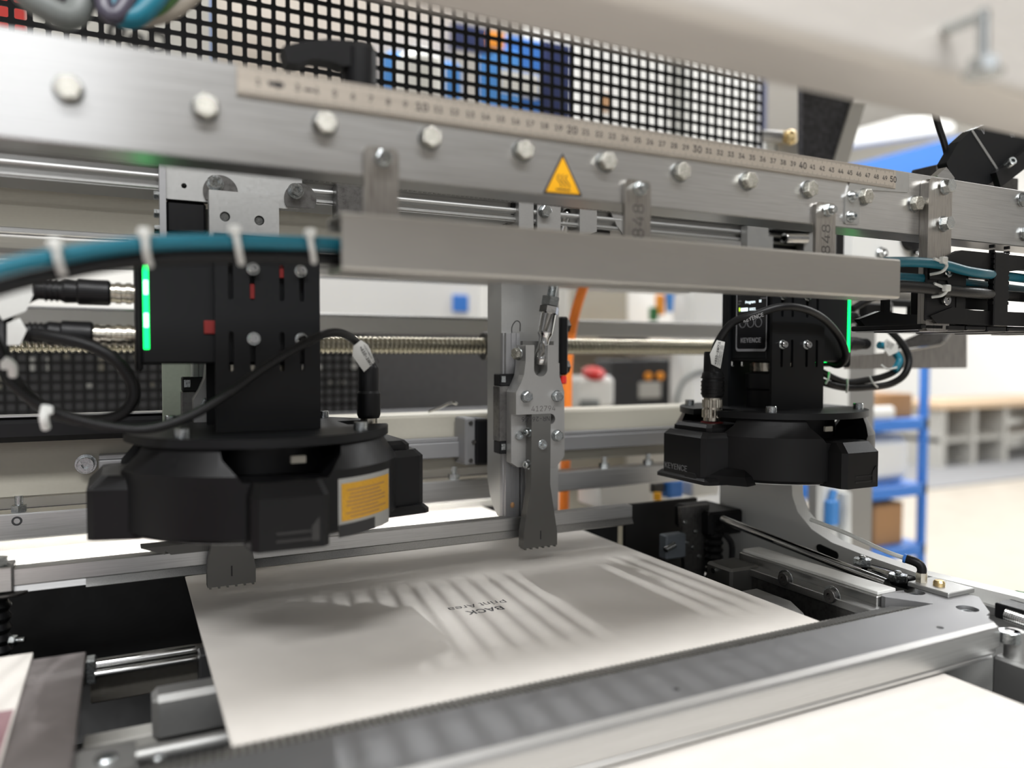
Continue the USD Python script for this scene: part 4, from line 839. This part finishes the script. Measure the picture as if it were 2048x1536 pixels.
cl.part('stem', cyl((81.2, 60, -30), (81.2, 60, 9), 5, 20), steel_dark)


tc = thing('top_cover', 'large blurred steel cover profile across the top right', 'cover', (200, -190, -28.6))
ov = Polygon([(-220, -22), (-218, -26.5), (-214, -28.6), (-184, -28.6), (-179, -26.5), (-177.5, -22), (-177.5, 160), (-220, 160)])
tc.part('profile', prism(ov, 'x', -60, 900), cover_m, smooth=60)
tc.part('bolt', cat(cyl((243.1, -236.0, -8.4), (243.9, -236.0, -26.8), 2.2, 16), hexa((244.1, -236.0, -32.1), (0, 0, 1), 10, 5.5), cyl((244.1, -236.0, -32.9), (244.1, -236.0, -31.9), 7.2, 24)), zinc)
tc.part('bolt_lug', box(240.7, 245.6, -238, -220, -12.1, -8.8, 1), zinc)

# ------------------------------------------------------------------ cable bundle hanging at top left
def loop(name, label, pts, r, mat): solo(name, label, 'cable', pts[0], tube(pts, r, 20), mat)
loop('grey_hose', 'thick grey hose curving down in the top left corner', [(-106.8, 80.0, 66.8), (-99.9, 78.0, 55.1), (-90.6, 78.0, 49.4), (-81.2, 80.0, 46.6), (-74.5, 84.0, 53.4), (-72.6, 88.0, 69.3)], 7.2, grey_hose)
loop('grey_hose', 'short dark grey hose beside the thick one at top left', [(-89.1, 96.0, 77.6), (-82.3, 96.0, 66.7), (-76.9, 98.0, 65.7), (-71.2, 100.0, 77.5)], 6.4, lilac_c)
loop('beige_cable', 'beige cable at the right of the hanging bundle at top left', [(0.1, 100.0, 99.0), (-17.3, 96.0, 75.4), (-30.8, 92.0, 63.3), (-45.8, 90.0, 57.3), (-60.2, 92.0, 59.3), (-64.9, 96.0, 74.3)], 5.6, beige_c)
loop('green_cable', 'green cable in the hanging bundle at top left', [(-17.5, 90.0, 87.8), (-26.7, 88.0, 71.4), (-35.6, 86.0, 61.8), (-47.9, 84.0, 55.7), (-55.6, 88.0, 64.4), (-57.0, 90.0, 79.2)], 4.2, green_c)
loop('teal_cable', 'teal cable in the hanging bundle at top left', [(-25.4, 84.0, 83.5), (-36.6, 80.0, 63.9), (-46.0, 78.0, 52.7), (-54.2, 78.0, 52.2), (-57.4, 82.0, 64.4)], 6.0, teal)
loop('violet_cable', 'grey violet cable in the hanging bundle at top left', [(-44.3, 80.0, 77.7), (-49.7, 76.0, 60.8), (-55.2, 74.0, 50.5), (-60.7, 74.0, 51.1), (-62.1, 78.0, 64.6)], 4.8, lilac_c)
loop('black_cable', 'black cable in the middle of the hanging bundle at top left', [(-48.6, 82.0, 80.4), (-55.6, 80.0, 65.1), (-60.7, 80.0, 59.0), (-66.3, 84.0, 66.2)], 5.2, rubber)

# ------------------------------------------------------------------ guard meshes
def mesh_sheet(name, label, x0, x1, z0, z1, y, p, w, ox=0.0, oz=0.0):
    t = thing(name, label, 'guard mesh', ((x0+x1)/2, y, z0))
    nx, nz = int((x1-x0)/p), int((z1-z0)/p)
    V = []; F = []
    def quad(a, b, c, d):
        k = len(V); V.extend([a, b, c, d]); F.extend([(k, k+1, k+2), (k, k+2, k+3)])
    cell = []
    hole = rrect(w/2, p-w/2, w/2, p-w/2, (p-w)*.16)
    unit = prism(sbox(0, 0, p, p).difference(hole), 'y', y-.9, y+.9)
    # keep the top, bottom and hole walls only: drop the outer cell walls
    n = unit.face_normals; c = unit.triangles_center
    outer = ((np.abs(n[:, 0]) > .9) & ((c[:, 0] < .01) | (c[:, 0] > p-.01))) | ((np.abs(n[:, 2]) > .9) & ((c[:, 2] < .01) | (c[:, 2] > p-.01)))
    uf = unit.faces[~outer]; uv = unit.vertices
    offs = np.array([(x0+ox+i*p, 0, z0+oz+j*p) for i in range(nx) for j in range(nz)])
    VV = (uv[None]+offs[:, None]).reshape(-1, 3); FF = (uf[None]+(np.arange(len(offs))*len(uv))[:, None, None]).reshape(-1, 3)
    t.part('perforated_sheet', trimesh.Trimesh(VV, FF, process=False), black_pl, smooth=False)
    return t
gm = mesh_sheet('guard_mesh', 'black square-hole guard mesh behind the crossbeam at the top', -360, 800, 24, 324, 450, 15.0, 4.7, 5.4, -2.1)
hp = thing('machine_hood', 'grey machine hood above the black guard mesh', 'hood', (200, 300, 324))
hp.part('rear_panel', box(-700, 1100, 448, 454, 323, 1300, 1), grey_p)
hp.part('roof_panel', box(-700, 1100, 110, 448, 340, 346, 1), grey_p)
gm2 = mesh_sheet('guard_mesh', 'dark rear guard mesh low behind the left-hand cable loop', -560, 342.4, -246, -96, 955, 15.0, 5.2)
ms_ = thing('mesh_sill', 'dark steel sill carrying the low rear guard mesh', 'sill', (150, 960, -300))
ms_.part('sill', box(-620, 594.4, 940, 980, -300, -247, 2), look('sill_grey', (.16, .16, .165), .5, .2))
ms_.part('leg', box(-600, -560, 940, 980, -LIFT, -300), dark_p); ms_.part('leg', box(594.4-40, 594.4, 940, 980, -LIFT, -300), dark_p)
bp_ = thing('rear_profile', 'wide beige panel seen under the crossbeam at the far left', 'panel', (-200, 480, -70))
bp_.part('panel', box(-420, 700, 470, 474, -19.5, 60, .5), beige_p)
bp_.part('lip', box(-420, 700, 462, 478, -19.5-6, -19.5, 1), alu)
rp = thing('rear_profile', 'bright aluminium profile below the beige panel at far left', 'profile', (-200, 560, -100))
rp.part('profile', box(-460, 760, 560, 600, -42.2, -15.7, 1.5), alu)
rp.part('groove', box(-460, 760, 558.5, 560, -34.3, -29.0), alu_dark)
rq = thing('rear_profile', 'grey aluminium profile above the ball screw behind the column', 'profile', (200, 620, -125))
rq.part('profile', cat(box(-460, 900, 620, 660, -112.9, -86.1, 1.5)), alu_mat)
rq.part('edge', box(-460, 900, 617, 622, -88.7-1.6, -88.7+1, .4), chrome)
tb = thing('terminal_row', 'dark cabinet row with rows of pale terminals behind the rear mesh', 'cabinet', (100, 1060, -LIFT))
tb.part('body', box(-640, 655.5, 1085, 1300, -LIFT, -95, 4), look('slate_grey_enamel', (.11, .11, .115), .5, vary=.15, stretch=(8, 8, 8)))
rr2 = random.Random(3)
for k in range(36):
    x = -560+k*26+rr2.uniform(-6, 6); h = rr2.choice((8, 12, 26)); z = rr2.choice((-150, -175, -200))
    tb.part('terminal', box(x, x+rr2.uniform(5, 12), 1078, 1085, z, z+h, 1), rr2.choice((white_p, grey_p, beige_p, beige_p, brass)))
mo = thing('black_cross_bar', 'black round-edged cross bar behind the cable loop at left', 'bar', (-150, 345, -210))
mo.part('bar', box(-420, 16.3, 335, 352, -216.2, -195.3, 5), black_pl)
mo.part('top_edge', box(-420, 16.3, 336, 352, -195.3, -193.3, .6), alu)

# ------------------------------------------------------------------ right rear: post, white housing
po = thing('machine_post', 'grey aluminium post standing behind the right-hand camera', 'post', (1081.9, 540, -LIFT))
po.part('profile', cat(box(1047.2, 1146.0, 520, 580, -LIFT, 60, 2)), alu_mat)
po.part('flange', box(1004.0, 1064.7, 508, 520, -LIFT, 60, 1), white_p)
po.part('valve', cat(box(1008.2, 1028.6, 492, 508, -430.0, -387.1, 2), cyl((1017.5, 500.0, -387.4), (1023.1, 500.0, -370.7), 6)), blue_l)
po.part('clear_cylinder', cyl((1052.7, 500.0, -477.1), (1050.0, 500.0, -377.1), 10, 24), milky)
wh = thing('white_housing', 'white rounded housing with bolts seen under the right end of the crossbeam', 'housing', (660, 300, -110))
wh.part('shell', box(731.9, 886.0, 240, 330, -71.9, 30, 12), white_p)
wh.part('knob', lathe([(1e-3, 0), (18, 0), (18, 10), (1e-3, 12)], (848.3, 240.0, 10.4), (0, -1, 0), 32), black_pl)
wh.part('dark_side', box(711.8, 727.2, 236, 330, -38.2, 20, 2), soot)
for q in ((793.7, 238.0, -14.2), (859.8, 238.0, -12.1)): capscrew(wh, q, r=6, h=5, key=5, rw=8, mat=chrome)
vp = thing('valve_plate', 'pale upright plate with a brass fitting behind the ruler at right', 'plate', (881.5, 482, 8))
vp.part('plate', box(861.4, 914.9, 480, 490, -40, 200, 1), grey_p)
vp.part('side', box(843.4, 863.3, 486, 496, -40, 200, 1), white_p)
vp.part('fitting', cat(cyl((860.1, 474.0, 197.2), (863.5, 462.0, 193.1), 9, 24), lathe([(1e-3, 0), (11, 0), (12, 6), (9, 13), (4, 14), (1e-3, 14)], (866.6, 466.0, 193.8), (.45, -.8, 0), 24)), brass, 'brass fitting')
vp.part('elbow', tube([(820.8, 476.0, 193.5), (835.3, 472.0, 193.6), (858.1, 470.0, 195.2)], 9, 16), alu_mat)
gp = thing('gusset_plate', 'dark mottled steel gusset with a pale slanted edge behind the beam', 'plate', (907.7, 440, 8))
gp.part('plate', prism([(859.8, 277.2), (984.5, 297.3), (928.6, 151.6), (862.9, 144.3)], 'y', 430, 440), look('mottled_dark_steel', (.055, .055, .06), .4, .5, stretch=(14, 14, 14), vary=.7))
gp.part('edge', prism([(962.1, 251.0), (992.3, 255.4), (950.5, 145.9), (921.9, 150.4)], 'y', 426, 442), grey_p)

# ------------------------------------------------------------------ hall furnishings, far behind and out of focus
FL = -LIFT
def shelfrack(label, x0, x1, y0, y1, zs, post, mat, pw=34, ztop=None):
    t = thing('shelf_trolley', label, 'trolley', ((x0+x1)/2, (y0+y1)/2, FL))
    for x in (x0, x1-pw):
        for y in (y0, y1-pw): t.part('post', box(x, x+pw, y, y+pw, FL, ztop or zs[-1]+60, 3), mat)
    for z in zs: t.part('shelf', box(x0, x1, y0, y1, z-40, z, 3), mat)
    return t
tx1 = 2409.2
TZ = [-788.1, -579.2, -353.7]
shelfrack('blue tubular trolley rack standing behind the machine at right', 1959.6, tx1, 1300, 1700, TZ, 3, blue, 25, 112.8)
solo('cardboard_box', 'brown cardboard box on the lowest shelf of the blue trolley', 'box', (tx1-200, 1400, TZ[0]), box(2198.9, 2340.5, 1340, 1560, TZ[0], -644.0, 3), brown)
solo('cardboard_box', 'brown cardboard box on the top shelf of the blue trolley', 'box', (tx1-200, 1400, TZ[2]), box(2191.3, 2378.1, 1340, 1560, TZ[2], -272.0, 3), brown)
solo('white_parcel', 'white parcel on the middle shelf of the blue trolley', 'parcel', (tx1-200, 1400, TZ[1]), box(2071.3, 2384.0, 1340, 1600, TZ[1], -414.7, 30), white_p)
solo('white_parcel', 'small white parcel beside the box on the top shelf of the blue trolley', 'parcel', (tx1-300, 1360, TZ[2]), box(2043.7, 2247.8, 1304, 1338, TZ[2], -310.8, 10), white_p)
wbn = thing('workbench', 'long pale workbench with a wooden top along the right wall', 'workbench', (7930.6, 3000, FL))
bx0 = 7323.1
wbn.part('top', box(bx0, bx0+3600, 4600, 5400, -688.4, -625.6, 4), wood)
for x in (bx0+60, bx0+560, bx0+1100): wbn.part('leg', box(x, x+70, 4640, 5340, FL, -688.4, 3), grey_p)
wbn.part('back_panel', box(bx0+40, bx0+3500, 5360, 5390, FL+380, -688.4, 2), white_p)
wbn.part('lower_shelf', box(bx0+60, bx0+3500, 4660, 5340, FL+260, FL+310, 3), grey_p)
solo('floor_mat', 'dark grey floor mat in front of the pale workbench', 'mat', (bx0, 4600, FL), box(bx0-2600, bx0+3600, 3900, 5400, FL, FL+14, 3), look('grey_mat', (.22, .22, .225), .7))
# behind the mesh
sg1 = thing('company_sign', 'white sign with red block and dark italic letters behind the mesh at top left', 'sign', (-137.2, 1500, 0))
sz0, sz1 = 465.3, 676.3
sg1.part('panel', box(-340.8, -65.7, 1500, 1510, sz0, sz1+200, 2), white_p)
sg1.part('red_block', box(-340.1, -226.2, 1497, 1500, 525.2, sz1+100, 1), red_print)
sg1.part('red_slash', prism([(-105.5, 539.2), (-95.4, 578.3), (-85.8, 580.1), (-98.1, 531.0)], 'y', 1497, 1500), red_print)
sg1.part('lettering', cat(words('PoD', 579.2-529.7, (-86.5, 1490, 526.0), (1, 0, -.03), (.2, 0, 1), True, 1, fit=38.1-(-86.5))), dark_p)
sg1.part('letter_panel', box(-137.3, 133.8, 1494, 1496, sz0, sz1+200), white_p)
wp = thing('partition', 'pale partition panels with a thin blue joint behind the mesh', 'partition', (357.2, 1600, 0))
wp.part('panel', box(152.3, 773.5, 1600, 1620, 150, 1100, 2), look('warm_grey_panel', lin(205, 196, 186), .55))
wp.part('panel', box(43.8, 138.7, 1600, 1620, 150, 1100, 2), white_p)
wp.part('joint_strip', box(139.9, 151.2, 1598, 1612, 150, 1100, 1), blue)
bt1 = solo('white_canister', 'white and blue canister behind the mesh right of the clamping lever', 'canister', (655.6, 1500.0, 544.5), lathe([(1e-3, 0), (60, 0), (66, 10), (66, 90), (40, 120), (1e-3, 122)], (641.8, 1500.0, 516.8), (0, 0, 1), 32), white_p)
solo('blue_bin', 'light blue bin beside the canister behind the mesh', 'bin', (642.5, 1540.0, 606.5), box(567.5, 778.1, 1540, 1590, 541.5, 648.0, 10), blue_l)
bmc = thing('blue_machine', 'blue machine with an orange and a dark blue panel behind the mesh', 'machine', (964.0, 1560, FL))
bmc.part('base', box(900.6, 1131.8, 1560, 1700, FL, 130, 6), white_p)
bmc.part('body', box(919.3, 1128.4, 1560, 1700, 131, 760, 6), blue)
bmc.part('dark_side', box(1032.0, 1127.0, 1550, 1560, 131, 760, 3), navy)
bmc.part('dark_panel', box(749.0, 867.8, 1540, 1560, 686.0, 752.9, 3), navy)
bmc.part('orange_panel', box(848.0, 901.3, 1530, 1540, 701.7, 746.3, 3), orange_p)
bmc.part('white_label', box(893.8, 1020.7, 1544, 1560, 588.0, 657.3, 6), white_p)
bmc.part('light_blue_cover', box(834.6, 958.4, 1548, 1560, 548.0, 711.6, 6), blue_l)
wcb = thing('white_cabinet', 'tall white cabinets behind the mesh right of the blue machine', 'cabinet', (2275.4, 2800, FL))
wcb.part('body', box(1774.6, 2305.1, 2600, 3100, FL, 1700, 4), white_p)
wcb.part('body', box(2413.8, 2912.2, 2600, 3100, FL, 1700, 4), white_p)
wcb.part('gap', box(2320.7, 2430.1, 2700, 3100, FL, 1700, 4), grey_p)
wcb.part('handle', box(1914.5, 1955.2, 2584, 2600, 971.1, 1047.7, 3), brown)
wcb.part('blue_edge', box(2875.2, 2916.1, 2590, 2620, FL, 1700, 2), navy)
ba = thing('overhead_beam', 'white and blue overhead crane beam far behind at upper right', 'beam', (4478.8, 3200, 600))
ba.part('white_flange', prism([(4017.0, 1169.4), (4014.6, 1255.4), (5028.1, 1578.6), (5035.4, 1387.9)], 'y', 3000, 3200), white_p)
ba.part('blue_web', prism([(3760.4, 972.2), (4387.0, 1150.7), (5116.7, 1371.3), (5127.3, 1100.4), (3762.3, 896.8)], 'y', 3000, 3200), blue)
# seen under the duct, right of the middle column
oc = [(562.3, 560.0, -30.4), (550.3, 560.0, -60.5), (539.3, 560.0, -97.7), (531.9, 560.0, -149.4), (530.5, 560.0, -201.2), (530.8, 560.0, -253.1), (527.7, 560.0, -312.4), (526.3, 560.0, -357.1), (526.5, 560.0, -387.0)]
solo('orange_cable', 'thick orange cable hanging down just right of the middle column', 'cable', oc[0], tube(oc, 7.5, 18, 8), orange)
oc2 = [np.array(p)+(11, 14, 0) for p in oc]
solo('green_cable', 'thin green cable hanging behind the orange one', 'cable', oc2[0], tube(oc2, 2.6, 12, 8), green_p)
rk = thing('storage_shelf', 'beige storage shelf unit seen far behind between column and right camera', 'shelf', (1612.1, 2050, FL))
rx0, rx1 = 1357.1, 1799.1
rk.part('back_wall', box(rx0, rx1, 2200, 2215, FL, 160, 2), beige_p)
for y_ in (662, 825): rk.part('shelf', box(rx0, rx1, 1900, 2200, -376.5 if y_ > 700 else -124.3, -352.7 if y_ > 700 else -98.8, 2), wood)
rk.part('side', box(rx1-14, rx1, 1900, 2200, FL, 160, 2), white_p)
rk.part('wooden_strip', box(rx0, 1534.8, 1890, 1900, -57.5, -27.4, 2), wood)
es = thing('emergency_stop', 'white switch box with a red mushroom button far behind the gripper', 'switch', (1192.4, 1520, -297.3))
es.part('box', box(1118.5, 1257.8, 1500, 1580, -301.7, -204.3, 14), white_p)
es.part('button', lathe([(1e-3, 0), (24, 0), (34, 8), (34, 22), (22, 30), (1e-3, 32)], (1189.3, 1520.0, -210.8), (0, -.25, 1), 32), red, 'red mushroom button')
es.part('dark_foot', box(1129.9, 1195.4, 1490, 1500, -306.5, -274.2, 3), grey_hose)
dm = thing('dark_unit', 'dark control unit with amber lamps on the far beige shelf', 'unit', (1490.2, 1740, -320.0))
dm.part('body', cat(box(1374.1, 1523.1, 1700, 1800, -323.4, -155.7, 6), box(1518.1, 1627.5, 1710, 1800, -324.2, -152.4, 6)), dark_p)
for q in ((1518.8, 1700.0, -212.9), (1568.7, 1700.0, -213.4)): dm.part('amber_lamp', cyl(q, np.array(q)-(0, 14, 0), 13, 20, ch=2), orange_p)
dm.part('pale_panel', box(1483.6, 1574.6, 1694, 1702, -287.1, -233.1, 3), grey_p)
solo('dark_box', 'flat black box on the far beige shelf above the ball screw', 'box', (1518.6, 1800, -97.3), box(1439.8, 1586.7, 1780, 1880, -97.3, -28.0, 5), black_pl)
solo('blue_cup', 'bright blue cup hanging far behind, left of the right camera', 'cup', (1633.6, 1700.0, 11.7), lathe([(1e-3, 0), (30, 0), (37, 75), (1e-3, 76)], (1633.7, 1700.0, 4.9), (0, 0, 1), 24), blue_l)
solo('orange_strip', 'pale orange strip beside the bright blue cup', 'strip', (1578.8, 1700.0, -6.7), box(1561.8, 1593.3, 1700, 1720, -6.7, 64.2, 4), orange_p)
solo('green_strip', 'pale green strip below the orange one by the blue cup', 'strip', (1553.9, 1700.0, -24.1), box(1535.2, 1566.4, 1700, 1720, -27.5, 19.6, 4), green_p)
wcol = solo('white_column', 'white round-cornered column far behind, left of the right camera', 'column', (1691.8, 1650, FL), box(1609.5, 1812.1, 1600, 1700, FL, 200, 20), white_p)
solo('grey_cable', 'grey cable curving in front of the white column behind', 'cable', (1666.5, 1594.0, -200.0), tube([(1720.0, 1594.0, -195.4), (1645.4, 1594.0, -201.5), (1583.3, 1594.0, -232.1), (1557.6, 1594.0, -305.4), (1554.6, 1594.0, -387.3)], 7, 12, 8), grey_hose)
# low, under the rear beam, right of the column
wbx = solo('white_box', 'white rectangular box under the rear beam right of the gripper tip', 'box', (593.5, 520, -361.2), box(548.7, 640.0, 500, 560, -361.9, -327.6, 3), white_p)
bv = thing('valve_terminal', 'small blue and white valve terminal under the rear beam by the right ring light', 'valve', (693.9, 510, -360.7))
bv.part('blue_body', box(673.1, 701.4, 500, 530, -357.3, -329.9, 3), blue)
bv.part('white_body', box(717.7, 772.0, 500, 530, -359.2, -334.5, 3), white_p)
bv.part('yellow_cap', cyl((650.4, 498.0, -356.8), (650.3, 498.0, -345.6), 6, 20), yellow)
bv.part('dark_body', box(647.3, 669.5, 505, 530, -347.5, -333.1, 2), dark_p)
rs = thing('rear_sill', 'grey lower sill at the rear of the bed under the rear beam', 'sill', (150, 524, -347))
rs.part('sill', box(-420, 420, 517, 530, -347, -336.8, 1), grey_p)
bw = thing('bright_board', 'bright white board far behind at the left of the middle column', 'board', (945.4, 2420, FL))
bw.part('board', box(512.3, 1250.9, 2400, 2440, FL, 300, 4), white_p)
bw.part('blue_panel', box(1098.3, 1164.2, 2390, 2400, 24.7, 91.2, 3), blue)
